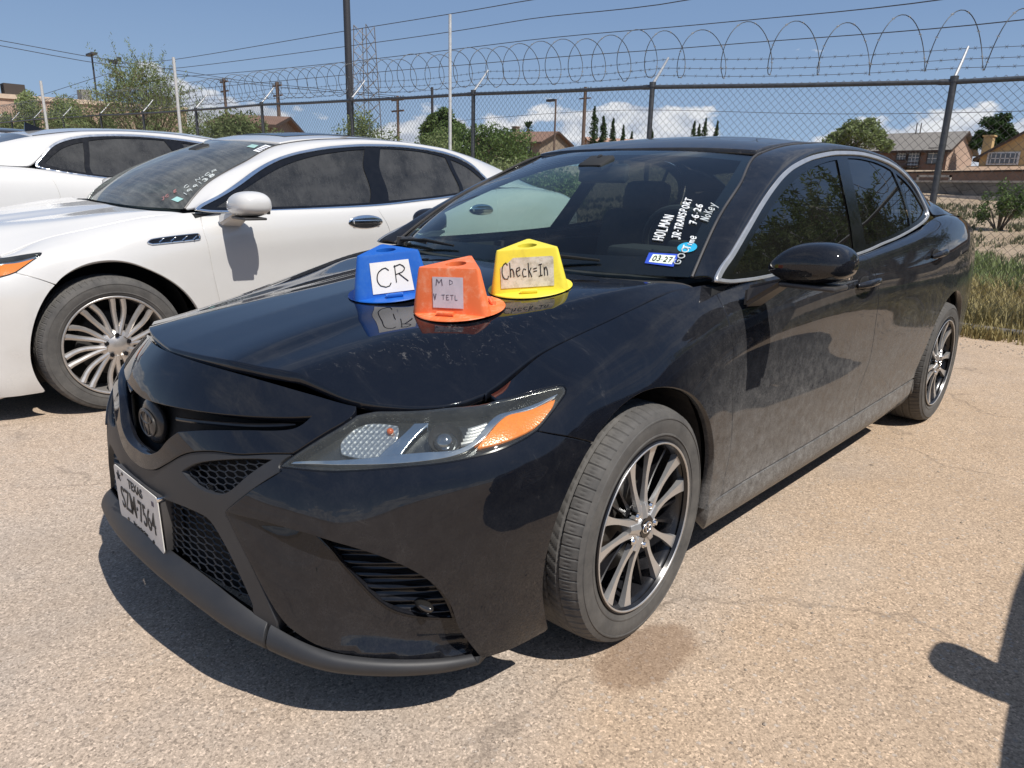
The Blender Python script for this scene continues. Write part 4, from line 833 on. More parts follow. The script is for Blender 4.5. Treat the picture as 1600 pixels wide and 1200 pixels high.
def blob(x, y, rx, ry, rot=0., soft=.5):
    v = asp.map((1/rx, 1/ry, 0), loc=(-(x*math.cos(rot)+y*math.sin(rot))/rx if False else -x/rx, -y/ry, 0)); n_ = asp.noise(5, 5, .6)
    l = asp.new('ShaderNodeVectorMath', operation='LENGTH'); asp.l.new(v, l.inputs[0]); d = asp.math('ADD', l.outputs['Value'], asp.math('MULTIPLY', asp.math('SUBTRACT', n_, .5), .9))
    return asp.ramp(d, [(0, 1), (1-soft, .9), (1, 0)])
wet = blob(-.06, -.98, .20, .11, soft=.25); c1 = asp.mix(asp.math('MULTIPLY', wet, .62), c1, (.20, .125, .075))
st1 = blob(2.55, -2.35, .9, .14, soft=.8); c1 = asp.mix(asp.math('MULTIPLY', st1, .35), c1, (.16, .125, .095))
st2 = blob(.75, -1.18, .38, .16, soft=.6); c1 = asp.mix(asp.math('MULTIPLY', st2, .18), c1, (.44, .40, .35))
st3 = blob(-1.9, .15, .03, .02, soft=.3); c1 = asp.mix(st3, c1, (.05, .05, .04))
spots = asp.ramp(asp.voro(2.3), [(0, 1), (.018, .9), (.03, 0), (1, 0)]); c1 = asp.mix(asp.math('MULTIPLY', spots, .75), c1, (.07, .06, .05))
asp.set(Base_Color=c1, Roughness=.93); asp.b.inputs['Specular IOR Level'].default_value = .25
asp.bump(asp.math('ADD', asp.math('ADD', asp.math('MULTIPLY', g1v, .8), asp.math('MULTIPLY', g2v, .35)), asp.math('MULTIPLY', crk, -1.5)), .40, .0035)
soil = Mat('dry_soil'); n_ = soil.noise(.5, 8, .7); n2_ = soil.noise(6, 8, .75)
sc0 = soil.mix(soil.ramp(n_, [(.4, 0), (.6, 1)]), (.33, .245, .165), (.40, .31, .22)); sc0 = soil.mix(soil.ramp(n2_, [(.48, 0), (.62, .8)]), sc0, (.20, .165, .10))
soil.set(Base_Color=sc0, Roughness=.95); soil.bump(n2_, .8, .08)
def sheet(name, xs, ys, mat, dz=0.):
    V = [(x, y, gz(x, y)+dz) for x in xs for y in ys]; n = len(ys); F = [(i*n+j, (i+1)*n+j, (i+1)*n+j+1, i*n+j+1) for i in range(len(xs)-1) for j in range(n-1)]
    return tag(meshobj(name, V, F, mat, None, smooth=True), kind='structure')
far = [60, 75, 95, 130, 200, 350, 600, 1100]
sheet('ground', [-v for v in far[::-1]]+list(np.arange(-50, 60, 2.5))+far, [-v for v in far[::-1]]+list(np.arange(-50, 60, 2.5))+far, soil.m, -.02)
EDGE = lambda y: 6.02-.018*max(y, 0) if y > -.6 else 6.02+(-.6-y)*.2
ys = list(np.arange(-30, 62, .5)); V = []
for y in ys:
    xe = EDGE(y)+.05*math.sin(y*2.3)+.03*math.sin(y*7.1); V += [(-30, y, gz(0, y)), (-5, y, gz(0, y)), (0, y, gz(0, y)), (xe-.3, y, gz(0, y)), (xe, y, gz(0, y)-.004)]
F = [(i*5+j, i*5+j+1, i*5+j+6, i*5+j+5) for i in range(len(ys)-1) for j in range(4)]
tag(meshobj('parking_lot', V, F, asp.m, None), kind='structure')

# chain-link fence with barbed wire and razor coil
M_GALV = simple('weathered_steel', (.10, .105, .11), .5, .75, var=.3); M_GALV2 = simple('bright_zinc', (.42, .43, .44), .45, .6, var=.2); M_WIRE = simple('old_wire', (.11, .105, .10), .55, .6)
PP = [(6.95, -5.6, 2.2), (6.60, -2.72, 2.2), (6.24, .14, 2.2), (5.56, 2.91, 2.28), (5.53, 5.76, 2.39), (5.49, 8.61, 2.47), (5.42, 11.47, 2.56), (5.39, 14.32, 2.61), (5.33, 17.17, 2.67), (5.28, 20.03, 2.76), (5.15, 22.88, 2.81), (5.10, 25.75, 2.88), (5.11, 28.6, 2.93), (5.19, 31.45, 3.01), (5.2, 34.3, 3.08), (5.2, 37.1, 3.15)]
fence = thing('chain_link_fence', 'long grey chain-link fence with barbed wire and looping razor wire behind the cars', 'fence', (6.24, .14, 0))
off = Vector((6.24, .14, 0))
for i, (x, y, z) in enumerate(PP):
    x -= off.x; y -= off.y; m = MB(); m.cyl((x, y, gz(0, y+off.y)-.1), (x, y, z+.03), .030 if i == 2 else .027, 12).cyl((x, y, z+.0), (x, y, z+.05), .036, 12)
    m.build('fence_post', M_GALV, fence, True)
    m = MB(); m.tube([(x, y, z+.03), (x+.14, y, z+.18), (x+.27, y, z+.33)], [.016, .014, .011], 8).build('barb_arm', M_GALV2, fence, True)
m = MB()
for a, b in zip(PP, PP[1:]):
    A_ = Vector(a)-off; B_ = Vector(b)-off; m.tube([A_, (A_+B_)/2+Vector((0, 0, -.006)), B_], .0215, 10)
    m.cyl(A_+(B_-A_).normalized()*.02, A_+(B_-A_).normalized()*.12, .026, 10)
m.build('top_rail', M_GALV, fence, True)
def ribbon_curve(name, pls, r, mat, parent, res=0):
    cu = bpy.data.curves.new(name, 'CURVE'); cu.dimensions = '3D'; cu.bevel_depth = r; cu.bevel_resolution = res
    for pl in pls:
        sp = cu.splines.new('POLY'); sp.points.add(len(pl)-1); sp.points.foreach_set('co', [c for p in pl for c in (p[0], p[1], p[2], 1)])
    tmp = bpy.data.objects.new(name, cu); COL.objects.link(tmp); dg = bpy.context.evaluated_depsgraph_get(); me = bpy.data.meshes.new_from_object(tmp.evaluated_get(dg)); bpy.data.objects.remove(tmp); me.name = name
    me.materials.clear(); me.materials.append(mat); return link(bpy.data.objects.new(name, me), parent)
# woven mesh: zig-zag wires per bay
pls = []; cell = .0385
for bi, (a, b) in enumerate(zip(PP, PP[1:])):
    c_ = cell*(2.0 if bi > 9 else 1.5 if bi > 6 else 1.0)
    A_ = Vector(a)-off; B_ = Vector(b)-off; L = (B_-A_).length; n = int(L/c_)
    for k in range(n):
        pl = []; H_ = a[2]-gz(0, a[1])-.04; rows = int(H_/c_)
        for j in range(rows+1):
            t = (k+((j+k) % 2))/n
            q = A_.lerp(B_, min(t, 1)); s_ = .004*(1 if ((j+k) % 2) else -1); pl.append((q.x+s_+.012*math.sin(j*.21+bi), q.y, q.z+.028-j*c_ + .006*math.sin(t*9)))
        pls.append(pl)
ribbon_curve('wire_mesh', pls, .0021, M_WIRE, fence)
# barbed strands
pls = []; barbs = []
for hgt, dx in ((.13, .10), (.215, .185), (.315, .262)):
    pl = []
    for a, b in zip(PP, PP[1:]):
        A_ = Vector(a)-off; B_ = Vector(b)-off
        for k in range(8):
            t = k/8; q = A_.lerp(B_, t); sag = -.035*math.sin(math.pi*t); w_ = Vector((q.x+dx, q.y, q.z+hgt+sag)); pl.append(w_)
    pls.append(pl)
    for a, b in zip(pl, pl[1:]):
        for k in range(3):
            q = a.lerp(b, (k+.5)/3); 
            for s_ in (1, -1): barbs.append([(q.x, q.y-.012*s_, q.z-.015), (q.x, q.y+.012*s_, q.z+.015)])
ribbon_curve('barbed_wire', pls, .0024, M_WIRE, fence); ribbon_curve('barbs', barbs, .0016, M_WIRE, fence)
# razor coil: loops bound in pairs, opening wider near the camera
pl = []; tb = []; s_acc = 0; r_ = random.Random(3)
line = [Vector(q)-off for q in PP]
def along(y):
    for a, b in zip(line, line[1:]):
        if a.y <= y <= b.y: return a.lerp(b, (y-a.y)/(b.y-a.y))
    return line[-1]
y = line[0].y+.05; k = 0
while y < line[-1].y-.6:
    q0 = along(y); pitch = .46 if y < 2.2 else (.36 if y < 5 else .31); rad = .245*(1.0+.04*math.sin(k*1.7)); dz = .014*math.sin(k*2.1)
    for i in range(28):
        t = i/28; ang = -math.pi/2+t*math.tau; yy = y+pitch*t; q = along(min(yy, line[-1].y))
        v = Vector((q.x+.20+rad*1.0*math.cos(ang), yy, q.z+.115+rad+rad*1.0*math.sin(ang)+dz)); pl.append(v)
        if i % 4 == 1: tb.append([(v.x, v.y-.014, v.z-.004), (v.x, v.y+.014, v.z+.004)]); tb.append([(v.x-.004, v.y, v.z-.012), (v.x+.004, v.y, v.z+.012)])
    y += pitch; k += 1
pls_ = [pl]
ribbon_curve('razor_coil', pls_, .0042, M_GALV, fence, 1); ribbon_curve('razor_blades', tb, .0034, M_GALV2, fence)

# black pipe lying along the fence foot
m = MB(); pts = [(EDGE(y)+.10+.02*math.sin(y*3), y, gz(0, max(y, -3))+.05+.012*math.sin(y*2.1)) for y in np.arange(-4.5, 9, .35)]
tag(m.tube(pts, .034, 10).build('drain_pipe', plastic('pipe_plastic', (.022, .023, .026), amt=.7, rough=.6), None, True), 'black pipe lying on the ground along the foot of the fence', 'pipe')

# loose grit on the asphalt
r = random.Random(12); V = []; F = []
for _ in range(1500):
    x = r.uniform(-2.2, 5.8); y = r.uniform(-3.2, 2.0)
    if r.random() < .4: x = r.uniform(5.2, 6.0); y = r.uniform(-3, 2)
    s = r.uniform(.002, .0065)*(1.6 if x > 5 else 1); z = gz(x, y)+s*.3; k = len(V); P_ = [(1, 0, 0), (.3, .9, .1), (-.8, .6, 0), (-.9, -.5, .1), (.2, -1, 0), (0, 0, .9), (0, 0, -.6)]; t = r.uniform(0, 6.28)
    V += [(x+s*(p[0]*math.cos(t)-p[1]*math.sin(t)), y+s*(p[0]*math.sin(t)+p[1]*math.cos(t)), z+s*p[2]*r.uniform(.6, 1)) for p in P_]
    for i in range(5): F += [(k+i, k+(i+1) % 5, k+5), (k+(i+1) % 5, k+i, k+6)]
tag(meshobj('loose_gravel', V, F, simple('grit', (.36, .30, .24), .9, var=.5, vs=6)), 'small loose stones scattered on the sandy asphalt', 'gravel', kind='stuff')
# ------------------------------------------------------------------ trees and shrubs
def leafmat(name, c1, c2):
    m = Mat(name); n = m.noise(1.3, 4); f = m.noise(23, 3)
    col = m.mix(m.ramp(m.math('ADD', m.math('MULTIPLY', n, .5), m.math('MULTIPLY', f, .5)), [(.38, 0), (.62, 1)]), c1, c2)
    m.set(Base_Color=col, Roughness=.7); m.b.inputs['Specular IOR Level'].default_value = .3
    tr = m.new('ShaderNodeBsdfTranslucent'); m.l.new(col, tr.inputs[0]); ms = m.new('ShaderNodeMixShader'); ms.inputs[0].default_value = .30
    m.l.new(m.b.outputs[0], ms.inputs[1]); m.l.new(tr.outputs[0], ms.inputs[2]); m.l.new(ms.outputs[0], m.out.inputs[0]); return m.m
L_MESQ = leafmat('mesquite_leaves', (.13, .175, .065), (.24, .28, .12)); L_DARK = leafmat('dark_leaves', (.022, .050, .016), (.055, .095, .028))
L_GREEN = leafmat('green_leaves', (.07, .12, .032), (.14, .20, .065)); L_DRY = leafmat('dry_leaves', (.27, .22, .095), (.40, .34, .16)); L_GREY = leafmat('grey_leaves', (.10, .11, .065), (.16, .165, .09))
M_BARK = simple('bark', (.12, .09, .065), .9, var=.3)
def leaves(m, r, c, n, size, spread, droop=.0):
    """n small leaf faces scattered in an ellipsoid"""
    for _ in range(n):
        while True:
            q = Vector((r.uniform(-1, 1), r.uniform(-1, 1), r.uniform(-1, 1)))
            if q.length < 1: break
        q *= .45+.55*q.length**.5
        p = Vector(c)+Vector((q.x*spread[0], q.y*spread[1], q.z*spread[2]))
        a = Vector((r.uniform(-1, 1), r.uniform(-1, 1), r.uniform(-.8, .8))).normalized(); b = a.cross(Vector((r.uniform(-1, 1), r.uniform(-1, 1), r.uniform(-1, 1)))).normalized()
        s = size*r.uniform(.6, 1.4); e = a*s-Vector((0, 0, droop*s)); f = b*s*.38
        v = [m.bm.verts.new(x) for x in (p-e, p+f, p+e, p-f)]; m.bm.faces.new(v)
def tree(name, label, cat, x, y, h, rw, leafm, n=2600, size=.06, group=None, seed=1, trunk_h=.35, clumps=26, base=None, flat=.55, feather=False, lean=0):
    r = random.Random(seed); z0 = gz(x, y) if base is None else base; T_ = thing(name, label, cat, (x, y, z0), group=group)
    tm = MB(); top = Vector((lean, 0, h*trunk_h)); tm.tube([(0, 0, -.2), (lean*.3, .02*h, h*trunk_h*.5), top], [h*.030, h*.024, h*.018], 8)
    cm = MB(); cs = []
    for k in range(clumps):
        a = k*2.4+r.uniform(-.4, .4); q = math.sqrt((k+.5)/clumps); zc_ = h*(trunk_h+(1-trunk_h)*(.25+.62*(1-q*q)*r.uniform(.6, 1.1)+.1*r.random()))
        c = Vector((lean+math.cos(a)*rw*q*r.uniform(.7, 1.0), math.sin(a)*rw*q*r.uniform(.7, 1.0), min(zc_, h*.95))); cs.append(c)
        if k % 2 == 0 or feather: tm.tube([top*.85, (top+c)/2+Vector((0, 0, h*.04)), c], [h*.011, h*.006, h*.002], 5)
        s = rw*r.uniform(.20, .36); leaves(cm, r, c, n//clumps, size, (s, s, s*(1.3 if feather else .8)), droop=.6 if feather else 0)
        if feather:
            for _ in range(5):
                d = Vector((r.uniform(-1, 1), r.uniform(-1, 1), r.uniform(.1, 1.1))).normalized()*s*1.9; tm.tube([c, c+d*.6, c+d+Vector((0, 0, -s*.2))], [h*.0022, h*.0015, h*.0008], 3, cap=False)
                for t in np.linspace(.3, 1.05, 7): leaves(cm, r, c+d*t, max(n//clumps//40, 2), size, (s*.16, s*.16, s*.16), .6)
    tm.build('trunk', M_BARK, T_, True); cm.build('crown', leafm, T_); return T_
def shrub(name, label, cat, x, y, h, rx, ry, leafm, n, size, seed, group=None, base=None):
    r = random.Random(seed); z0 = gz(x, y) if base is None else base; T_ = thing(name, label, cat, (x, y, z0), group=group); tm = MB(); cm = MB()
    for k in range(18):
        a = r.uniform(0, math.tau); q = math.sqrt(r.random()); c = Vector((math.cos(a)*rx*q, math.sin(a)*ry*q, h*r.uniform(.35, .9)*(1-.35*q*q)))
        tm.tube([(c.x*.15, c.y*.15, 0), (c.x*.6, c.y*.6, c.z*.6), c], [.02, .012, .004], 4, cap=False); leaves(cm, r, c, n//18, size, (rx*.34, ry*.34, h*.24), .3)
    tm.build('stems', M_BARK, T_); cm.build('foliage', leafm, T_); return T_
GV = 'shrubs and small trees behind the fence'
tree('mesquite_tree', 'feathery mesquite tree rising above the razor wire at the far left', 'tree', 6.6, 20.6, 3.75, 1.75, L_MESQ, 12000, .030, GV, 11, .22, 44, feather=True)
shrub('green_shrub', 'low olive shrub under the feathery mesquite, left of its trunk', 'shrub', 6.3, 24.6, 2.6, .8, 2.7, L_MESQ, 20000, .05, 21, GV)
shrub('green_shrub', 'greyish green shrub filling the fence between the roofs of the two white cars', 'shrub', 6.9, 16.6, 2.45, .8, 3.0, L_MESQ, 24000, .045, 22, GV)
shrub('green_shrub', 'tan and green brush behind the fence at the left picture edge', 'shrub', 6.6, 31.0, 3.3, .9, 4.2, L_MESQ, 22000, .06, 23, GV)
shrub('green_shrub', 'sparse green brush behind the fence just right of the dark pole', 'shrub', 11.2, 16.6, 2.75, 1.0, 1.1, L_MESQ, 6000, .045, 24, GV)
shrub('green_shrub', 'sparse green brush behind the fence under the lattice tower', 'shrub', 12.2, 14.6, 2.2, .8, 1.5, L_MESQ, 5000, .045, 25, GV)
shrub('green_shrub', 'low weedy bush behind the sloping tail of the nearer white car', 'shrub', 12.6, 12.4, 1.75, 1.6, 2.2, L_MESQ, 10000, .06, 26, GV)
tree('round_tree', 'dense round green tree beyond the fence beside the white pole', 'tree', 24.4, 28.6, 3.3, 1.35, L_GREEN, 9000, .10, None, 31, .22, 30)
shrub('green_shrub', 'broad green bush below the brown roofs at the middle of the fence', 'shrub', 22.0, 23.0, 2.3, 1.6, 4.0, L_GREEN, 10000, .09, 27, GV)
tree('leafy_tree', 'pale leafy tree left of the brown two-storey house', 'tree', 64.3, 21.6, 4.4, 2.6, L_MESQ, 8000, .16, None, 32, .2, 24)
tree('pine_tree', 'tall dark pine behind the yellow house at the right', 'tree', 84, 15.6, 5.6, 2.1, L_DARK, 6000, .20, None, 33, .2, 26, flat=1)
def cypress(x, y, top, r0, label, seed, grp='slim cypresses on the skyline'):
    z0 = gz(x, y); r = random.Random(seed); T_ = thing('cypress_tree', label, 'tree', (x, y, z0), group=grp); tm = MB(); tm.tube([(0, 0, 0), (0, 0, top-z0-.5)], [.2, .05], 6); m = MB(); H_ = top-z0
    for k in range(16):
        t = (k+.5)/16; w = r0*math.sin(math.pi*min(1, t*.75+.18))**.8*(1.0 if t < .8 else (1-t)/.2*.8+.2); leaves(m, r, (r.uniform(-.06, .06), r.uniform(-.06, .06), H_*t), 80, .18, (w, w, H_*.055))
    tm.build('trunk', M_BARK, T_, True); m.build('crown', L_DARK, T_)
cypress(72.9, 56.5, 10.8, .62, 'tallest cypress, right beside the wooden utility pole', 1); cypress(74.2, 56.0, 9.75, .58, 'second cypress right of the utility pole, slightly shorter than the tallest', 2)
cypress(86.4, 63.6, 10.75, .55, 'thin cypress halfway between the utility pole and the middle fence post', 3); cypress(88.0, 62.9, 9.9, .42, 'shorter thin cypress next to another one halfway to the middle fence post', 4)
cypress(101.2, 59.2, 11.3, .6, 'left cypress of the tight group above the black car roof', 5); cypress(101.6, 58.5, 10.9, .5, 'second and shorter cypress of the tight group above the black car roof', 6); cypress(102.1, 57.8, 11.7, .62, 'tallest cypress of the group above the black car roof', 7); cypress(103.0, 56.3, 11.3, .55, 'rightmost cypress of the group above the black car roof', 8)
cypress(104.4, 73.0, 10.5, .55, 'small lone cypress tip left of the middle fence post', 9); cypress(106.0, 70.0, 10.9, .55, 'small cypress tip right of the middle fence post', 10)
shrub('dark_tree', 'dark tree clump between the cypresses on the skyline', 'tree', 80, 61, 3.9, 2.0, 2.2, L_DARK, 1800, .22, 41)
T_ = thing('palm_tree', 'small palm top standing behind the brown-roofed house', 'tree', (85.9, 79.9, gz(86, 80))); tm = MB(); H_ = 10.0-gz(86, 80); tm.tube([(0, 0, 0), (0, 0, H_)], [.25, .2], 8).build('trunk', M_BARK, T_, True); m = MB(); r = random.Random(5)
for k in range(60):
    a = r.uniform(0, math.tau); e = r.uniform(-.5, 1.2); d = Vector((math.cos(a)*math.cos(e), math.sin(a)*math.cos(e), math.sin(e))); q = d.cross(Vector((0, 0, 1))).normalized()*.14; c = Vector((0, 0, H_)); m.face([c, c+d*.9+q, c+d*1.7+Vector((0, 0, -.35)), c+d*.9-q])
m.build('crown', L_DARK, T_)
# trees on the other side of the lot, seen only as reflections in the doors and windows
tree('palo_verde_tree', 'wide palo verde tree reflected in the side windows of the black car', 'tree', 9.8, -6.0, 4.4, 2.3, L_MESQ, 14000, .05, None, 51, .3, 34, feather=True)
tree('palo_verde_tree', 'second palo verde tree reflected in the rear door of the black car', 'tree', 13.5, -4.8, 5.4, 2.4, L_GREEN, 14000, .06, None, 52, .3, 32, feather=True)
tree('palo_verde_tree', 'farther palo verde tree reflected in the quarter glass of the black car', 'tree', 19.0, -7.5, 6.0, 3.0, L_MESQ, 9000, .05, None, 53, .3, 30, feather=True)

# ------------------------------------------------------------------ houses and walls
def stucco(name, c, var=.14): 
    m = Mat(name); n = m.noise(2.2, 6, .65); m.set(Base_Color=m.mix(1., c, m.ramp(n, [(.3, 1-var), (.7, 1+var)]), 'MULTIPLY'), Roughness=.92); m.bump(m.noise(30, 4), .3, .01); return m.m
def shingle(name, c):
    m = Mat(name); n = m.noise(9, 4, .7, src=m.map((1, 1, 4))); w = m.new('ShaderNodeTexWave', bands_direction='Z'); w.inputs['Scale'].default_value = 5; w.inputs['Distortion'].default_value = .6; m.l.new(m.pos(), w.inputs['Vector'])
    m.set(Base_Color=m.mix(1., c, m.ramp(m.math('ADD', m.math('MULTIPLY', n, .8), m.math('MULTIPLY', w.outputs['Fac'], .2)), [(.3, .72), (.7, 1.22)]), 'MULTIPLY'), Roughness=.9); return m.m
M_PANE = simple('house_pane', (.10, .12, .14), .1, var=.3); M_FRAMEW = simple('white_frame', (.62, .62, .60), .6); M_FRAMED = simple('dark_frame', (.05, .04, .035), .7)
M_TRIMB = simple('brown_fascia', (.055, .035, .025), .8)
def gable_house(name, label, A, B_, depth, ze, zr, wallm, roofm, zb=None, over=.45, wins=(), fascia=M_TRIMB, chimney=None, gable=None, th=.16):
    """front wall from A to B_ (plan), depth vector back; eave at ze, ridge at zr; wins: (t, z0, z1, width, kind) on the front, t along A..B_"""
    A = Vector((*A, 0)); B_ = Vector((*B_, 0)); D = Vector((*depth, 0)); zb = min(gz(A.x, A.y), gz(B_.x, B_.y))-.8 if zb is None else zb; o = (A+B_)/2; H_ = thing(name, label, 'house', (o.x, o.y, zb))
    f = lambda p, z: Vector((p.x-o.x, p.y-o.y, z-zb)); a, b, c, d = A, B_, B_+D, A+D; mA, mB = A+D/2, B_+D/2
    m = MB(); v = [m.bm.verts.new(f(p, zb)) for p in (a, b, c, d)]; t = [m.bm.verts.new(f(p, ze)) for p in (a, b, c, d)]; ra = m.bm.verts.new(f(mA, zr-.05)); rb = m.bm.verts.new(f(mB, zr-.05))
    for q in ((v[0], v[1], t[1], t[0]), (v[2], v[3], t[3], t[2]), (v[1], v[2], t[2], rb, t[1]), (v[3], v[0], t[0], ra, t[3])): m.bm.faces.new(q)
    m.build('wall', wallm, H_)
    L = (b-a).normalized(); dn = D.normalized(); k = (zr-ze)/(D.length/2); m = MB(); mf = MB()
    for s, base in ((-1, a), (1, d)):
        e0 = base-L*over+dn*s*over; e1 = base+(b-a)+L*over+dn*s*over; r0 = mA-L*over; r1 = mB+L*over; zz_ = ze-k*over
        P = [f(e0, zz_), f(e1, zz_), f(r1, zr), f(r0, zr)]; Q = [p+Vector((0, 0, th)) for p in P]; va = [m.bm.verts.new(p) for p in P]; vb = [m.bm.verts.new(p) for p in Q]
        m.bm.faces.new(va); m.bm.faces.new(vb[::-1])
        for i in range(4): m.bm.faces.new((va[i], va[(i+1) % 4], vb[(i+1) % 4], vb[i]))
        for e_, r_ in ((e0, r0), (e1, r1)):
            s2 = -1 if e_ is e0 else 1; q = L*s2*.03; mf.face([f(e_, zz_-.06)+q, f(r_, zr-.06)+q, f(r_, zr+th+.02)+q, f(e_, zz_+th+.02)+q])
        mf.face([f(e0, zz_-.08)+dn*s*.03, f(e1, zz_-.08)+dn*s*.03, f(e1, zz_+th)+dn*s*.03, f(e0, zz_+th)+dn*s*.03])
    m.build('roof', roofm, H_); mf.build('fascia', fascia, H_)
    for (t, z0, z1, w, kind) in wins:
        c0 = a+(b-a)*t; R_ = Matrix(((L.x, dn.x, 0), (L.y, dn.y, 0), (0, 0, 1))); q = f(c0, (z0+z1)/2)-dn*.03
        mm = MB(); mm.box(q, (w+.22, .10, z1-z0+.22), R_).build('window' if kind != 'door' else 'door', M_FRAMED if kind != 'bars' else M_FRAMEW, H_)
        fr = list(H_.children)[-1]; MB().box(q-dn*.06, (w, .02, z1-z0), R_).build('pane', M_PANE, fr)
        mm = MB(); n = 4 if kind == 'bars' else 2
        for i in range(1, n+1): mm.box(q-dn*.08+L*(w*(i/(n+1)-.5)), (.05, .03, z1-z0), R_)
        for i in range(1, 3 if kind != 'door' else 5): mm.box(q-dn*.078+Vector((0, 0, (z1-z0)*(i/(3 if kind != 'door' else 5)-.5))), (w, .03, .05), R_)
        mm.build('glazing_bars', M_FRAMEW, fr)
    if chimney: MB().box(f(a+(b-a)*chimney[0]+D*chimney[1], zr+chimney[2]), chimney[3]).box(f(a+(b-a)*chimney[0]+D*chimney[1], zr+chimney[2]+chimney[3][2]/2+.06), (chimney[3][0]+.2, chimney[3][1]+.2, .12)).build('chimney', wallm, H_)
    return H_
S_BROWN = stucco('brown_stucco', (.19, .115, .085)); S_PINK = stucco('pink_stucco', (.42, .30, .23)); S_YEL = stucco('yellow_stucco', (.50, .35, .17)); S_TAN = stucco('tan_stucco', (.40, .32, .22)); R_GREY = shingle('grey_shingle', (.20, .185, .165)); R_BROWN = shingle('brown_tiles', (.20, .12, .085))
h1 = gable_house('two_storey_house', 'brown two-storey house with grey gable roof behind the walls at the right', (82.3, 29.5), (81.8, 19.0), (8.6, -.3), 5.65, 7.5, S_BROWN, R_GREY, wins=((.60, 4.75, 5.55, .85, 'w'), (.715, 3.9, 5.6, 1.0, 'door'), (.905, 4.35, 5.75, 1.35, 'w')))
o = Vector(h1.location); m = MB(); A_ = Vector((81.8, 18.97, 0))
m.face([(x-o.x, 18.96-o.y-(x-81.8)*.035, z-o.z) for x, z in ((81.8, 2), (90.4, 2), (90.4, 5.6), (86.1, 7.4), (81.8, 5.6))]); m.build('gable_wall', S_PINK, h1)
MB().box((-.65, -1.2, 4.05-o.z), (1.2, 3.4, .12)).box((-1.2, -1.2, 4.4-o.z), (.05, 3.4, .06)).build('balcony', M_TRIMB, h1)
for q in (.0, .35): MB().cyl((3.9, -1.3+q*1.2, 7.5-o.z), (3.9, -1.3+q*1.2, 8.6-o.z), .05).build('vent_pipe', M_FRAMED, h1)
h2 = gable_house('yellow_house', 'yellow stucco house with barred window at the right picture edge', (84, 14.0), (72, 14.0), (0, -15), 4.45, 9.3, S_YEL, shingle('tan_tiles', (.36, .26, .17)), over=.4)
o = Vector(h2.location); m = MB(); m.box((71.93-o.x, 12.3-o.y, 4.35-o.z), (.1, 2.3, 1.05)).build('window', M_FRAMEW, h2); fr = list(h2.children)[-1]
MB().box((71.85-o.x, 12.3-o.y, 4.35-o.z), (.04, 2.0, .8)).build('pane', M_PANE, fr); m = MB()
for k in range(6): m.box((71.80-o.x, 12.3-o.y-.85+k*.34, 4.35-o.z), (.03, .06, .8))
m.box((71.80-o.x, 12.3-o.y, 4.35-o.z), (.03, 2.0, .06)).build('glazing_bars', M_FRAMEW, fr)
m = MB(); m.face([(68.2-o.x, 15.0-o.y, 3.15-o.z), (68.2-o.x, -2-o.y, 3.15-o.z), (72-o.x, -2-o.y, 3.75-o.z), (72-o.x, 15.0-o.y, 3.75-o.z)]); m.box((68.2-o.x, 6.5-o.y, 3.05-o.z), (.1, 17, .2)); m.build('porch_roof', shingle('porch_tiles', (.36, .25, .17)), h2)
MB().box((75.5-o.x, 14.3-o.y, 5.2-o.z), (.9, .7, 2.3)).box((75.5-o.x, 14.3-o.y, 6.4-o.z), (1.1, .9, .12)).build('chimney', S_YEL, h2)
gable_house('brown_roofed_house', 'tan house with a long brown tile roof seen left of the black car roof', (65.3, 66.3), (67.3, 60.4), (7.6, 1.6), 6.5, 7.85, stucco('shaded_stucco', (.24, .19, .14)), R_BROWN, wins=((.25, 5.3, 6.2, 1.2, 'w'), (.7, 5.2, 6.2, 1.2, 'w')), chimney=(.1, .5, .25, (.7, .7, .9)))
gable_house('small_brown_house', 'small tan house with brown roof at the left of the long brown-roofed one', (62.3, 61.6), (59.3, 64.4), (6, 6), 5.75, 6.9, S_TAN, R_BROWN)
gable_house('far_brown_house', 'dull brown low house beyond the fence left of the dark pole', (23.3, 53), (26.6, 50.9), (5, 5), 5.15, 5.95, stucco('dull_stucco', (.22, .16, .12)), R_BROWN)
gable_house('hill_house', 'pale pink roofs low on the skyline behind the cypresses', (92, 72), (104, 66), (6, 6), 8.2, 9.0, S_PINK, shingle('pink_tiles', (.42, .26, .19)))
W_ = thing('warehouse', 'long flat beige warehouse with rooftop units at the far left', 'building', (14, 72, 3)); MB().box((3.0, 4, 1.4), (24, 9, 5.6), Matrix.Rotation(math.radians(-11), 3, 'Z')).build('wall', S_PINK, W_)
MB().box((3.0, 4, 4.35), (24.3, 9.3, .35), Matrix.Rotation(math.radians(-11), 3, 'Z')).build('parapet', stucco('parapet', (.55, .44, .34)), W_)
for k, (x, w) in enumerate(((-.4, 1.2), (1.2, 1.5), (6.3, .8), (12.3, 1.6))): MB().box((x, 1.2-x*.19, 4.95), (w, 1.2, .95)).build('rooftop_unit', M_FRAMED if k % 2 else simple('unit_grey', (.2, .2, .19), .6), W_)
block = Mat('block_wall'); br = block.new('ShaderNodeTexBrick'); br.inputs['Scale'].default_value = 1; br.inputs['Brick Width'].default_value = .4; br.inputs['Row Height'].default_value = .2; br.inputs['Mortar Size'].default_value = .012
block.l.new(block.map(rot=(math.radians(90), 0, math.radians(66))), br.inputs['Vector']); br.inputs['Color1'].default_value = (.20, .185, .16, 1); br.inputs['Color2'].default_value = (.15, .14, .12, 1); br.inputs['Mortar'].default_value = (.10, .09, .08, 1)
block.set(Base_Color=block.mix(1., br.outputs[0], block.ramp(block.noise(2, 6, .7), [(.3, .6), (.7, 1.3)]), 'MULTIPLY'), Roughness=.95)
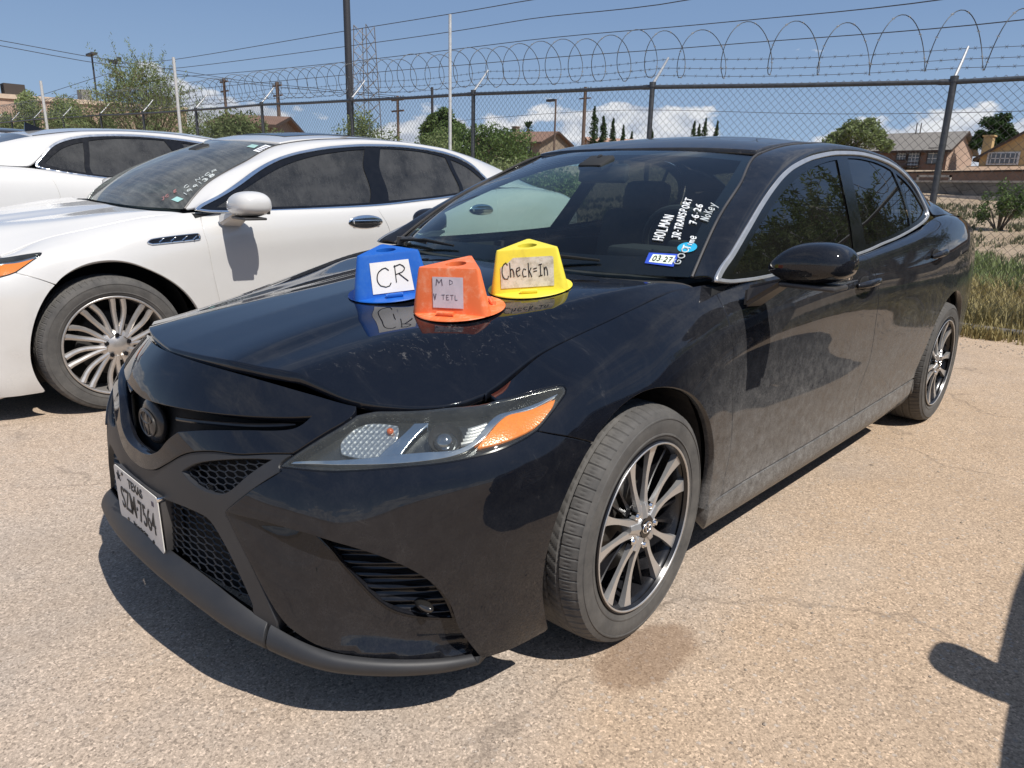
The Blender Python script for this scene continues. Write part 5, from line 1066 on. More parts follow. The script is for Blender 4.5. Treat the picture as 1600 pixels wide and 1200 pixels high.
def wall(name, label, pts, z0, z1, mat, capm, th=.2, cap=.07):
    o = Vector((*pts[0], 0)); W_ = thing(name, label, 'wall', (o.x, o.y, z0)); m = MB(); mc = MB()
    for p, q in zip(pts, pts[1:]):
        a = Vector((*p, 0))-o; b = Vector((*q, 0))-o; d = (b-a); R_ = Matrix.Rotation(math.atan2(d.y, d.x), 3, 'Z'); c = (a+b)/2; m.box((c.x, c.y, (z1-z0)/2), (d.length, th, z1-z0), R_); mc.box((c.x, c.y, z1-z0+cap/2+.003), (d.length, th+.08, cap), R_)
    m.build('wall_body', mat, W_); mc.build('wall_cap', capm, W_)
CAPM = simple('pale_concrete', (.42, .37, .31), .9)
wall('block_wall', 'low grey block wall with pale cap beyond the fence at the right', [(17.5, -24.0), (26.0, -3.5), (29.06, 3.28), (30.6, 7.0), (36, 22)], .3, 1.70, block.m, CAPM)
wall('garden_wall', 'reddish brown garden wall in front of the two houses at the right', [(22.0, -23.0), (31.5, -1.5), (33.98, 4.17), (37.06, 8.73), (46, 24)], .8, 2.22, stucco('red_brown_wall', (.24, .15, .105)), M_TRIMB, .15)
m = MB()
for p, q in (((25.2, -3.9), (28.3, 3.4)), ((28.3, 3.4), (35.2, 22))):
    a = Vector((*p, 0)); b = Vector((*q, 0)); d = b-a; m.box(((a.x+b.x)/2, (a.y+b.y)/2, 1.03), (d.length, .9, .28), Matrix.Rotation(math.atan2(d.y, d.x), 3, 'Z') @ Matrix.Rotation(.15, 3, 'X'))
tag(m.build('concrete_strip', CAPM), kind='structure')
m = MB(); m.box((0, 0, .6), (.12, 1.2, .08)).box((0, 0, .15), (.12, 1.2, .08)).box((0, .57, .375), (.12, .06, .53)).box((0, -.57, .375), (.12, .06, .53)); o = m.build('pale_frame', CAPM); o.location = (31.0, 6.6, 1.35); tag(o, 'pale rectangular masonry frame on the garden wall behind the leaning fence post', 'wall frame')

# ------------------------------------------------------------------ poles, tower, wires
M_WOOD = simple('pole_wood', (.13, .09, .07), .9, var=.3); M_POLEK = simple('pole_dark', (.055, .055, .06), .5, .4); M_POLEW = simple('pole_white', (.52, .52, .51), .6, .2, var=.2)
def pole(name, label, x, y, top, r, mat, cat='pole', parts=None, group=None):
    z0 = gz(x, y)-.2; P_ = thing(name, label, cat, (x, y, z0), group=group); MB().tube([(0, 0, 0), (0, 0, top-z0)], [r, r*.85], 12).build('shaft', mat, P_, True); h = top-z0
    if parts == 'utility':
        for dz in (.3, 1.1): MB().box((0, 0, h-dz), (.12, 1.5, .12)).build('crossarm', mat, P_)
        for y_ in (-.7, -.35, .35, .7): MB().cyl((0, y_, h-.22), (0, y_, h-.02), .05, 8).build('insulator', M_PANE, P_)
    if parts == 'lamp': MB().box((0, 0, h+.05), (.5, 2.0, .18)).build('lamp_head', M_POLEK, P_)
    if parts == 'floods':
        MB().box((0, 0, h-.1), (.1, 1.8, .1)).box((0, 0, h-1.4), (.1, 2.4, .08)).build('crossarm', M_POLEK, P_)
        for k, (y_, dz) in enumerate(((-1.1, .1), (1.1, .1), (-1.3, 1.3), (1.3, 1.3), (0, .3))): MB().box((0, y_, h-dz), (.3, .35, .3)).build('flood_lamp', M_POLEK, P_)
    if parts == 'side': MB().box((0, .4, h-.05), (.25, .7, .14)).build('lamp_head', M_POLEK, P_)
    return P_
pole('light_pole', 'thick dark steel pole behind the fence reaching past the picture top', 11.75, 18.05, 9.0, .115, M_POLEK)
WPG = 'slim white poles along the fence'
pole('white_pole', 'nearest slim white pole, standing against the fence behind the white car roof', 4.80, 5.40, 3.20, .022, M_POLEW, group=WPG)
pole('white_pole', 'slim white pole in front of the feathery tree', 5.20, 14.75, 3.66, .036, M_POLEW, group=WPG)
pole('white_pole', 'farthest slim white pole, near the left picture edge', 5.06, 24.25, 3.90, .045, M_POLEW, group=WPG)
pole('tall_lamp_post', 'tall thin lamp post with a flat head far off at the left', 24.8, 83.4, 13.0, .10, M_POLEK, 'street lamp', 'lamp')
pole('floodlight_mast', 'thin mast with clustered flood lamps far off at the left', 23.6, 73.4, 11.5, .07, M_POLEK, 'mast', 'floods')
pole('utility_pole', 'thin wooden utility pole with crossarm left of the dark steel pole', 30.05, 65.6, 10.0, .14, M_WOOD, 'utility pole', 'utility')
pole('utility_pole', 'brown wooden utility pole with crossarms just left of the dark steel pole', 31.8, 59.2, 9.4, .17, M_WOOD, 'utility pole', 'utility')
pole('utility_pole', 'dark brown pole with crossarm under the power lines right of the tower', 34.5, 45.7, 7.7, .12, M_WOOD, 'utility pole', 'utility')
pole('dark_post', 'thin black post behind the fence left of the nearest white pole', 27.0, 32.5, 6.6, .09, M_POLEK)
pole('utility_pole', 'weathered utility pole beside the tallest cypress', 60.3, 47.96, 11.2, .20, M_WOOD, 'utility pole', 'utility')
pole('lamp_post', 'short lamp post with a side lamp in front of the brown-roofed house', 36.0, 30.8, 6.7, .07, M_WOOD, 'street lamp', 'side')
tw = thing('lattice_tower', 'square steel lattice tower standing behind the dark pole', 'tower', (52, 75, 3.5)); m = MB(); zt = 15.4; hw0, hw1 = 1.35, .85; R_ = Matrix.Rotation(math.radians(20), 3, 'Z')
cor = lambda k, z: R_ @ Vector(((hw0+(hw1-hw0)*z/zt)*(1, 1, -1, -1)[k % 4], (hw0+(hw1-hw0)*z/zt)*(1, -1, -1, 1)[k % 4], 0))+Vector((0, 0, z))
for k in range(4):
    m.tube([cor(k, 0), cor(k, zt)], .07, 4)
    for j in range(11):
        z0 = j*1.4; z1 = z0+1.4; m.tube([cor(k, z0), cor(k+1, z1)], .045, 4); 
        if k % 2: m.tube([cor(k+1, z0), cor(k, z1)], .03, 4)
m.build('tower_frame', simple('tower_steel', (.17, .17, .18), .6, .4), tw)
WIRES = [[[23.57, 73.48, 11.09], [24.87, 62.3, 10.64], [28.05, 43.5, 10.96], [27.74, 26.88, 10.35], [25.4, 17.24, 9.43], [20, -2, 9.0]],
[[23.55, 73.51, 10.87], [25.6, 64.25, 10.21], [29.72, 46.14, 10.51], [30.68, 29.73, 10.3], [28.37, 16.59, 9.18], [24, -3, 8.6]],
[[23.5, 73.62, 10.12], [26.32, 66.19, 9.74], [30.84, 47.95, 9.8], [33.65, 32.61, 9.96], [34.39, 18.34, 9.45], [30.38, 7.67, 8.2], [24, -6, 7]],
[[29.56, 71.42, 9.39], [31.96, 49.74, 9.18], [35.21, 34.1, 9.21], [37.19, 19.78, 8.95], [33.23, 5.05, 7.71], [28, -6, 7]],
[[9.89, 56.48, 9.48], [17.23, 56.72, 9.13], [30.09, 65.6, 10.02], [34.46, 45.74, 7.68]], [[9.85, 56.52, 9.19], [17.21, 56.77, 8.8], [30.09, 65.63, 9.8], [34.47, 45.75, 7.54]],
[[20.02, 85.21, 8.75], [23.52, 73.57, 10.44]], [[57.2, 66.0, 8.34], [63.91, 43.53, 9.05], [63.38, 23.61, 7.69], [57.56, 7.16, 6.67]]]
WL = ['topmost power line crossing the sky from the far masts to the upper right', 'second power line from the top crossing the whole sky', 'third power line from the top, passing behind the razor wire at the right', 'lowest long power line, running just above the razor wire', 'upper cable of the pair sloping down from the left picture edge', 'lower cable of the pair sloping down from the left picture edge', 'short faint cable left of the flood lamp mast', 'thin cable seen through the fence mesh above the brown house']
for w, l in zip(WIRES, WL):
    pts = resample(np.array(w), 2.0); MB_ = MB(); MB_.tube(pts, .022, 5, cap=False); tag(MB_.build('power_line', M_POLEK), l, 'cable', 'power lines crossing the sky')

# ------------------------------------------------------------------ weeds along the fence
def tufts(name, mat, n, x0, x1, y0, y1, h0, h1, seed, w=.006, dens=None):
    r = random.Random(seed); V = []; F = []
    for _ in range(n):
        cx0 = r.uniform(x0, x1); cy0 = r.uniform(y0, y1)
        if math.sin(cx0*2.1+cy0*1.3)+math.sin(cy0*2.9-cx0*.7) < r.uniform(-1.6, .9): continue
        for _b in range(r.randint(4, 9)):
            a = r.uniform(0, math.tau); h = r.uniform(h0, h1); x = cx0+r.uniform(-.05, .05); y = cy0+r.uniform(-.05, .05); z = gz(x, y)-.02; dx, dy = math.cos(a)*h*r.uniform(.1, .6), math.sin(a)*h*r.uniform(.1, .6); px_, py_ = -math.sin(a)*w, math.cos(a)*w; k = len(V)
            V += [(x-px_, y-py_, z), (x+px_, y+py_, z), (x+dx*.4+px_, y+dy*.4+py_, z+h*.6), (x+dx*.4-px_, y+dy*.4-py_, z+h*.6), (x+dx, y+dy, z+h*.95)]; F += [(k, k+1, k+2, k+3), (k+3, k+2, k+4)]
    return tag(meshobj(name, V, F, mat), kind='stuff')
tag(tufts('dry_grass', L_DRY, 9000, 6.12, 9.8, -5, 5, .08, .30, 61), 'straw-coloured dry grass thick along the foot of the fence', 'grass')
tag(tufts('green_weeds', L_MESQ, 6000, 9.0, 14.5, -5, 6, .10, .34, 62, w=.009), 'band of green weeds behind the dry grass at the right', 'weeds')
tag(tufts('sparse_weeds', L_GREY, 7000, 14.0, 26, -4, 14, .05, .16, 63, w=.010), 'sparse greyish weeds on the bare slope behind the fence', 'weeds')
tag(tufts('fence_weeds', L_DRY, 2600, 5.75, 6.35, -5, 3, .04, .16, 64), 'thin dry weeds at the asphalt edge beside the pipe', 'grass')
shrub('creosote_bush', 'thin-stemmed green bush standing in front of the block wall at the right', 'bush', 20.0, 2.1, 1.15, .35, .5, L_GREEN, 2200, .04, 71)
shrub('creosote_bush', 'leggy weed clump close behind the right fence post', 'bush', 13.0, 1.9, .7, .35, .5, L_MESQ, 1000, .03, 72)
# ------------------------------------------------------------------ light sedans beside the black one
M_WHITE = Mat('white_paint'); _n = M_WHITE.noise(5, 6, .65); _l = M_WHITE.ramp(M_WHITE.sep()[2], [(0, .5), (.3, .22), (.7, .06), (1, .04)])
_d = M_WHITE.math('MULTIPLY', _l, M_WHITE.ramp(_n, [(.3, .3), (.75, 1.4)]))
M_WHITE.set(Base_Color=M_WHITE.mix(_d, (.60, .595, .58), (.33, .29, .25)), Roughness=M_WHITE.fmix(_d, .16, .7)); M_WHITE.b.inputs['Coat Weight'].default_value = .8; M_WHITE.b.inputs['Coat Roughness'].default_value = .04
M_WHITE.bump(M_WHITE.noise(900, 2), .02, .001); M_WHITE = M_WHITE.m
M_GREYP = paint('charcoal_paint', (.012, .013, .016), amount=.8)
M_RIMG = simple('pewter_rim', (.50, .475, .45), .32, .7, var=.08)
M_GLASS_DUSTY = glass('dusty_tinted_glass', (.07, .075, .075), .15, (.26, .26, .255), streak=.05)
M_GLASS_WS2 = glass('dusty_sheen_windshield', (.45, .57, .53), .20, (.36, .37, .35), streak=.16)  # dust, thickened so its pale colour also stands in for sky and cloud reflection
def make_wheel_multi(parent, R=.358):
    w = thing('wheel', None, None); w.parent = parent; make_tyre(w, R, .262, .245, M_RUBBER); face = -.118
    V, F = lathe_y([(face+.006, .250), (face-.001, .254), (face-.002, .261), (face+.004, .263), (face+.014, .258), (face+.03, .246), (.09, .24)], 120)
    meshobj('rim', V, F, M_RIMG, w, smooth=True); V, F = lathe_y([(.05, .005), (.055, .25)], 48); meshobj('wheel_back', V, F, M_DARK, w)
    V, F = lathe_y([(-.02, .02), (-.02, .165), (-.01, .17), (.05, .17)], 64); meshobj('brake_disc', V, F, M_LINER, w, smooth=True)
    m = MB()
    for k in range(10):
        a = k*math.tau/10+.12
        for s in (-1, 1):
            pts = []
            for t in np.linspace(0, 1, 9):
                r_ = .055+t*.196; aa = a+s*(math.radians(3.2)+math.radians(6.6)*math.sin(math.pi*min(t*1.05, 1))**1.0*.55+math.radians(2.6)*t)+.10*t*t
                pts.append((r_*math.cos(aa), face+.016+.010*math.sin(math.pi*t), r_*math.sin(aa)))
            m.tube(pts, [.0140-.003*t+.006*t**3 for t in np.linspace(0, 1, 9)], 8)
    m.build('spokes', M_RIMG, w, True, 40)
    V, F = lathe_y([(face+.003, 0), (face+.003, .030), (face+.006, .034), (face+.010, .075), (face+.03, .085)], 48); meshobj('hub', V, F, M_RIMG, w, smooth=True)
    for k in range(5):
        a = k*math.tau/5+.3; MB().cyl((.057*math.cos(a), face+.012, .057*math.sin(a)), (.057*math.cos(a), face+.0, .057*math.sin(a)), .012, 6).build('lug_nut', M_RIMK, w)
    return w
SKIP = ('wheel', 'side_mirror', 'door_handle', 'handle_cup', 'front_emblem', 'wheel_well', 'wiper')
def sedan_from(name, label, cat, loc, rz, tilt, pmap, group=None, mirrorM=None):
    T_ = thing(name, label, cat, loc, group=group); T_.rotation_euler = (tilt, 0, rz)
    def cp(o, parent):
        if o.name.split('.')[0] in SKIP: return
        if o.type == 'EMPTY': n = o.copy(); COL.objects.link(n); n.parent = parent
        else:
            me = o.data.copy(); n = o.copy(); n.data = me; COL.objects.link(n); n.parent = parent
            for k in ('label',):
                if k in n: del n[k]
            co = np.empty(len(me.vertices)*3); me.vertices.foreach_get('co', co); co = warp(co.reshape(-1, 3)); me.vertices.foreach_set('co', co.ravel()); me.update()
            for i, m_ in enumerate(me.materials):
                if m_ and m_.name in pmap: me.materials[i] = pmap[m_.name]
        for ch in list(o.children): cp(ch, n)
    for ch in list(CAR.children): cp(ch, T_)
    for (x, sy) in ((0, 1), (0, -1), (2.905, 1), (2.905, -1)):
        w = make_wheel_multi(T_) if not WH else copy_tree(WH[0], T_)
        if not WH: WH.append(w)
        w.location = (x, -.815*sy, .358); w.rotation_euler = (0, .3*x, 0 if sy == 1 else math.pi)
    for x0 in (0., 2.905):
        for sy in (1, -1):
            V = []; n = 26
            for i in range(n+1):
                t = math.radians(-25+230*i/n); r = .425
                for y in (.84, .52): V.append((x0+r*math.cos(t), -sy*y, .39+r*math.sin(t)))
            F = [(2*i, 2*i+1, 2*i+3, 2*i+2) for i in range(n)]; F.append(tuple(2*i+1 for i in range(n+1))); meshobj('wheel_well', V, F, M_DARK, T_)
    return T_
WH = []
BWs = lambda a, b: warp(B(a, b))
pm = {'black_paint': M_WHITE, 'matte_plastic': M_WHITE, 'tinted_glass': M_GLASS_DUSTY, 'passenger_glass': M_GLASS_DUSTY, 'windshield_glass': M_GLASS_WS2, 'satin_metal': M_CHROME}
WHITE = sedan_from('parked_sedan', 'white sedan with chrome fender vent and dusty black side windows, nearest of the white cars', 'car', (-.31, 3.11, .015), 0, .0262, pm)
mirror_side(WHITE, M_WHITE, c=(.70, -1.050, 1.080), sc=(.105, .115, .080), arm=((.60, -.88, .985), (.74, -.88, .965))); mirror_side(WHITE, M_WHITE, c=(.70, -1.050, 1.080), sc=(.105, .115, .080), sy=-1, arm=((.60, -.88, .985), (.74, -.88, .965)))
def chrome_handle(s0, s1, b, parent):
    for sy in (1, -1):
        c = BWs((s0+s1)/2, b)[0]; nn = snorm(BWs, np.array([(s0+s1)/2]), np.array([b]))[0]; m = MB(); e = (s1-s0)/2; M4 = Matrix.Translation(Vector(c*[1, sy, 1])+Vector(nn*[1, sy, 1])*.002) @ Matrix.Diagonal((e*1.03, .012, .046, 1)); bmesh.ops.create_uvsphere(m.bm, u_segments=28, v_segments=14, radius=1, matrix=M4); m.build('handle_bezel', M_CHROME, parent, True)
        m = MB(); q = Vector(c*[1, sy, 1])+Vector(nn*[1, sy, 1])*.018; m.box(q, (e*1.6, .014, .026), bevel=.006); m.build('door_handle', M_CHROME, parent, True)
chrome_handle(1.32, 1.58, .548, WHITE); chrome_handle(2.34, 2.58, .560, WHITE)
# fender vent
for sy in (1, -1):
    S_ = lambda a, b: (BWs(a, b)+snorm(BWs, np.atleast_1d(a), np.atleast_1d(b))*.004)[0]*[1, sy, 1]
    pl = [S_(a, b) for a, b in resample([(.19, .52), (.21, .535), (.30, .542), (.385, .545), (.388, .515), (.30, .510), (.21, .508), (.19, .52)], .01)]; m = MB(); m.tube(pl, .0045, 6); V_ent = m.build('fender_vent', M_CHROME, WHITE, True)
    m = MB(); m.face([Vector(p)-Vector((0, 0, 0)) for p in pl[:-1]]); m.build('vent_recess', M_GLOSSK, V_ent)
    m = MB()
    for k in range(4):
        q = .235+k*.042; m.tube([S_(q, .512), S_(q+.02, .535)], [.008, .003], 6)
    m.build('vent_fin', M_CHROME, V_ent, True)
# dark roof glass and aerial
RW = lambda a, b: warp(RS(a, b))
panel('sunroof', RW, [[(0, 1.22), (.40, 1.26)], [(.40, 1.26), (.39, 2.0)], [(.39, 2.0), (0, 2.0)], [(0, 2.0), (0, 1.22)]], M_GLOSSK, WHITE, centre=0., depth=0, lift=.003, res=.06)
c = RW(0, 2.55)[0]; m = MB(); m.box(c+[0, 0, .02], (.14, .05, .05), bevel=.02); m.build('roof_aerial', M_WHITE, WHITE, True)
W2 = sedan_from('parked_sedan', 'white sedan in the second row, rear quarter and dark roof fin showing at the left', 'car', (2.86, 5.30, .085), math.pi, -.0262, pm)
c = RW(0, 2.60)[0]; m = MB(); v = [m.bm.verts.new(p) for p in (c+[-.10, -.012, 0], c+[-.10, .012, 0], c+[.07, .018, -.01], c+[.07, -.018, -.01], c+[.06, .003, .062], c+[.06, -.003, .062])]
for f in ((0, 1, 4, 5), (1, 2, 4), (0, 5, 3), (2, 3, 5, 4), (0, 3, 2, 1)): m.bm.faces.new([v[i] for i in f])
m.build('roof_fin', M_GLOSSK, W2, True)
mirror_side(W2, M_WHITE, c=(.70, -1.050, 1.080), sc=(.105, .115, .080), arm=((.60, -.88, .985), (.74, -.88, .965))); mirror_side(W2, M_WHITE, c=(.70, -1.050, 1.080), sc=(.105, .115, .080), sy=-1, arm=((.60, -.88, .985), (.74, -.88, .965)))
pd = dict(pm); pd.update({'black_paint': M_GREYP, 'matte_plastic': M_MATTE})
D3 = sedan_from('parked_sedan', 'dark sedan whose roof just shows at the left edge behind the white cars', 'car', (2.35, 7.75, .15), math.pi, -.0262, pd)
D4 = sedan_from('parked_sedan', 'dark sedan out of view at the right, known by its mirror shadow on asphalt', 'car', (.03, -3.22, 0.), 0, 0, pd)
for t_, M_ in ((D3, M_GREYP), (D4, M_GREYP)):
    for sy in (1, -1): mirror_side(t_, M_, c=(.43, -.84, 1.10), sc=(.10, .095, .085), sy=sy, arm=((.38, -.86, 1.0), (.48, -.86, .98)))
# ------------------------------------------------------------------ magnetic roof hats standing on the bonnet
def plasticol(name, col, wear, amt):
    m = Mat(name); n = m.noise(22, 7, .7); n2 = m.noise(90, 4, .7); f = m.math('MULTIPLY', m.ramp(n, [(.48, 0), (.68, 1)]), m.ramp(n2, [(.35, .2), (.65, 1)]))
    m.set(Base_Color=m.mix(m.math('MULTIPLY', f, amt), col, wear), Roughness=m.fmix(n, .38, .6)); m.b.inputs['Subsurface Weight'].default_value = 0; return m.m
P_BLUE = plasticol('blue_plastic', (.006, .105, .47), (.06, .20, .50), .35); P_ORANGE = plasticol('orange_plastic', (.80, .17, .05), (.85, .42, .26), .75); P_YELLOW = plasticol('yellow_plastic', (.80, .68, .055), (.55, .40, .05), .45)
SHEET_D = Mat('worn_paper'); _n = SHEET_D.noise(45, 6, .7); SHEET_D.set(Base_Color=SHEET_D.mix(SHEET_D.ramp(_n, [(.42, 0), (.66, 1)]), (.66, .62, .52), (.42, .38, .28)), Roughness=.8); SHEET_D = SHEET_D.m
def hframe(a, b):
    p = Vector(HS(a, b)[0]); n = Vector(snorm(HS, np.array([a]), np.array([b]))[0]); x = (Vector((1, 0, 0))-n*n.x).normalized(); y = n.cross(x); return p, x, y, n
R0_, RT_, HH = .1240, .0985, .1250
def strokes(mb, lines, f, r=.0012, flat=False):
    for l in lines: mb.tube([f(Vector(q)) for q in resample(np.array(l, float), .05)] if len(l) > 2 else [f(Vector(q)) for q in l], r, 5)
# simple handwriting: letters in a box 0..1 x 0..1
LT = {'C': [[(.9, .85), (.6, 1), (.2, .8), (.05, .45), (.25, .08), (.6, 0), (.95, .2)]], 'R': [[(.1, 0), (.12, .98)], [(.05, .9), (.5, 1), (.8, .78), (.55, .52), (.15, .45)], [(.35, .48), (.95, 0)]],
'h': [[(.1, 1), (.12, 0)], [(.12, .4), (.5, .6), (.75, .4), (.8, 0)]], 'e': [[(.1, .35), (.8, .42), (.65, .68), (.25, .6), (.1, .25), (.4, 0), (.85, .12)]], 'c': [[(.85, .55), (.45, .65), (.1, .35), (.35, .02), (.85, .1)]],
'k': [[(.15, 1), (.15, 0)], [(.8, .65), (.2, .3)], [(.4, .38), (.85, 0)]], '-': [[(.05, .42), (.9, .48)]], '=': [[(.05, .52), (.9, .58)], [(.05, .34), (.9, .38)]], 'I': [[(.1, .8), (.9, .85)], [(.5, .82), (.45, .03)], [(.0, 0), (.9, .06)]], 'n': [[(.1, .6), (.15, 0)], [(.15, .35), (.55, .62), (.8, .4), (.85, 0)]],
'M': [[(.05, 0), (.15, 1)], [(.15, 1), (.5, .4)], [(.5, .4), (.85, 1)], [(.85, 1), (.95, 0)]], 'D': [[(.15, 0), (.15, 1)], [(.15, 1), (.7, .85), (.85, .45), (.6, .08), (.15, 0)]], 'A': [[(.0, 0), (.45, 1)], [(.45, 1), (.9, 0)], [(.2, .4), (.72, .4)]],
'V': [[(.0, 1), (.45, 0)], [(.45, 0), (.9, 1)]], 'E': [[(.85, 1), (.15, .95)], [(.15, 1), (.15, 0)], [(.15, .5), (.7, .52)], [(.15, 0), (.9, .03)]], 'H': [[(.1, 0), (.1, 1)], [(.85, 0), (.85, 1)], [(.1, .5), (.85, .5)]], 'O': [[(.5, 1), (.1, .65), (.12, .25), (.5, 0), (.88, .3), (.85, .75), (.5, 1)]],
'L': [[(.15, 1), (.15, 0)], [(.15, 0), (.85, .04)]], 'N': [[(.1, 0), (.12, 1)], [(.12, 1), (.85, 0)], [(.85, 0), (.88, 1)]], 'J': [[(.2, 1), (.9, 1)], [(.6, 1), (.6, .2), (.3, 0), (.05, .2)]], 'T': [[(.0, .95), (.95, 1)], [(.5, 1), (.48, 0)]], 'S': [[(.85, .85), (.5, 1), (.15, .78), (.5, .52), (.85, .28), (.5, 0), (.1, .15)]],
'P': [[(.15, 0), (.15, 1)], [(.15, 1), (.75, .9), (.75, .55), (.15, .45)]], '7': [[(.05, .95), (.9, 1)], [(.9, 1), (.35, 0)], [(.3, .5), (.8, .5)]], '.': [[(.4, .3), (.5, .36)]], '6': [[(.75, .95), (.3, .7), (.1, .3), (.4, 0), (.8, .2), (.6, .5), (.2, .35)]], '2': [[(.1, .8), (.45, 1), (.8, .75), (.1, .03)], [(.1, .03), (.9, .05)]],
'K': [[(.15, 1), (.15, 0)], [(.85, .95), (.2, .45)], [(.35, .55), (.9, 0)]], 'y': [[(.1, .65), (.45, .15)], [(.9, .8), (.25, -.35)]], 'o': [[(.5, .6), (.1, .35), (.45, 0), (.85, .3), (.5, .6)]], 'i': [[(.5, .55), (.5, 0)]], 'm': [[(.05, .55), (.1, 0)], [(.1, .4), (.35, .55), (.5, 0)], [(.5, .4), (.8, .55), (.9, 0)]],
'1': [[(.5, 1), (.5, 0)]], '9': [[(.8, .75), (.45, 1), (.15, .7), (.5, .5), (.8, .75)], [(.8, .8), (.7, 0)]], '3': [[(.1, .9), (.6, 1), (.75, .75), (.4, .52)], [(.4, .52), (.85, .3), (.5, 0), (.1, .1)]], '8': [[(.5, .52), (.15, .78), (.5, 1), (.85, .78), (.5, .52), (.1, .22), (.5, 0), (.9, .25), (.5, .52)]], ' ': [], 'G': [[(.85, .85), (.5, 1), (.1, .6), (.3, .05), (.8, .1), (.85, .45), (.5, .45)]]}
def write(mb, text, f, x0, y0, w, h, gap=.25, r=.0012, seed=1):
    rr = random.Random(seed); x = x0
    for ch in text:
        ww = w*(.45 if ch in 'i1.-' else 1); dy = rr.uniform(-.05, .05)*h
        strokes(mb, [[(x+p[0]*ww, y0+dy+p[1]*h, 0) for p in s] for s in LT[ch]], f, r); x += ww+gap*w
def hat(name, label, mat, a, b, yaw, sheet, words, hole_col):
    p, x, y, n = hframe(a, b); T_ = thing(name, label, 'magnetic hat', p+n*.001, group='magnetic hats standing on the black bonnet'); f3 = lambda u, v, w: x*u+y*v+n*w
    def tri(r_, z, rc):        # rounded triangle ring
        out = []
        for k in range(3):
            t0 = yaw+k*math.tau/3; c_ = Vector((math.cos(t0), math.sin(t0)))*(r_-rc)
            for q in range(7):
                t = t0+math.radians(-60+20*q); out.append(f3(c_.x+rc*math.cos(t), c_.y+rc*math.sin(t), z))
            t1 = t0+math.tau/3; c2 = Vector((math.cos(t1), math.sin(t1)))*(r_-rc); tn = t0+math.pi/3; A_ = c_+Vector((math.cos(tn), math.sin(tn)))*rc; B_ = c2+Vector((math.cos(tn), math.sin(tn)))*rc
            for q in range(1, 10): g_ = A_.lerp(B_, q/10); out.append(f3(g_.x, g_.y, z))
        return out
    m = MB(); rings = [tri(R0_*1.03, .003, R0_*.16), tri(RT_*1.03, HH-.006, .008), tri(RT_*1.0, HH, .007)]
    vs_ = [[m.bm.verts.new(q) for q in rg] for rg in rings]; N_ = len(vs_[0])
    for A_, B_ in zip(vs_, vs_[1:]):
        for i in range(N_): m.bm.faces.new((A_[i], A_[(i+1) % N_], B_[(i+1) % N_], B_[i]))
    hr = .0285; hv = []; 
    for i in range(N_):
        c_ = vs_[-1][i].co; t = math.atan2(c_.dot(y), c_.dot(x)); hv.append(m.bm.verts.new(f3(hr*math.cos(t), hr*math.sin(t), HH)))
    hd = [m.bm.verts.new(v.co-n*.03) for v in hv]
    for i in range(N_): m.bm.faces.new((vs_[-1][i], vs_[-1][(i+1) % N_], hv[(i+1) % N_], hv[i])); m.bm.faces.new((hv[i], hv[(i+1) % N_], hd[(i+1) % N_], hd[i]))
    m.build('hat_body', mat, T_, True, 30)
    m = MB(); pr = [(R0_*.70, .0005), (R0_, .0005), (R0_+.0015, .002), (R0_, .0045), (R0_*.98, .005), (R0_*.60, .009)]; rings = [[m.bm.verts.new(f3(r_*math.cos(i/72*math.tau), r_*math.sin(i/72*math.tau), z)) for i in range(72)] for r_, z in pr]
    for A_, B_ in zip(rings, rings[1:]):
        for i in range(72): m.bm.faces.new((A_[i], A_[(i+1) % 72], B_[(i+1) % 72], B_[i]))
    m.build('hat_brim', mat, T_, True)
    for k in range(3):
        t = yaw+math.pi/3+k*math.tau/3; d_ = x*math.cos(t)+y*math.sin(t); s_ = n.cross(d_); c_ = d_*(R0_*.60)+n*.013; R_ = Matrix((d_, s_, n)).transposed()
        m = MB(); m.box(c_+d_*.016, (.016, .046, .010), R_, bevel=.003); m.cyl(c_+d_*.018+s_*.024, c_+d_*.018-s_*.024, .0062, 10); m.build('magnet_clip', mat, T_, True)
    # sheet on the face whose middle points at the reader
    best = None
    for k in range(3):
        t = yaw+math.pi/3+k*math.tau/3; d_ = x*math.cos(t)+y*math.sin(t); s = d_.dot((Vector(CAM_P)-p).normalized())
        if best is None or s > best[0]: best = (s, d_)
    d_ = best[1]; s_ = n.cross(d_); ib, it = (R0_*1.03-R0_*.16)/2+R0_*.16, (RT_*1.03-.008)/2+.008; lo = d_*(ib+.0012)+n*.003; hi_ = d_*(it+.0012)+n*(HH-.006); upv = hi_-lo; fn = s_.cross(upv).normalized()
    F_ = lambda q: lo+upv*q[1]+s_*q[0]+fn*(q[2] if len(q) > 2 else 0)
    m = MB(); pl = [Vector(q) for q in sheet]; m.prism(pl, lambda q: F_((q.x, q.y, .0002)), lambda q: F_((q.x, q.y, .0010))); paper = m.build('paper_label', words[2], T_)
    m = MB()
    for (txt, x0, y0, w, h, r, sd) in words[0]: write(m, txt, lambda q: F_((q.x, q.y, .0013)), x0, y0, w, h, r=r, seed=sd)
    m.build('lettering', words[1], paper)
    return T_, F_
hat('magnetic_hat', 'bright blue three-sided hat with a white CR sheet, farthest left on the black bonnet', P_BLUE, .1303, -.2404, 1.0536, [(-.058, .12), (.060, .12), (.054, .87), (-.056, .87)], ([('C', -.043, .28, .042, .46, .0017, 1), ('R', .008, .33, .040, .42, .0017, 2)], M_INK, M_WHITE_PAINTED), None)
FADE = simple('faded_ink', (.10, .085, .11), .7)
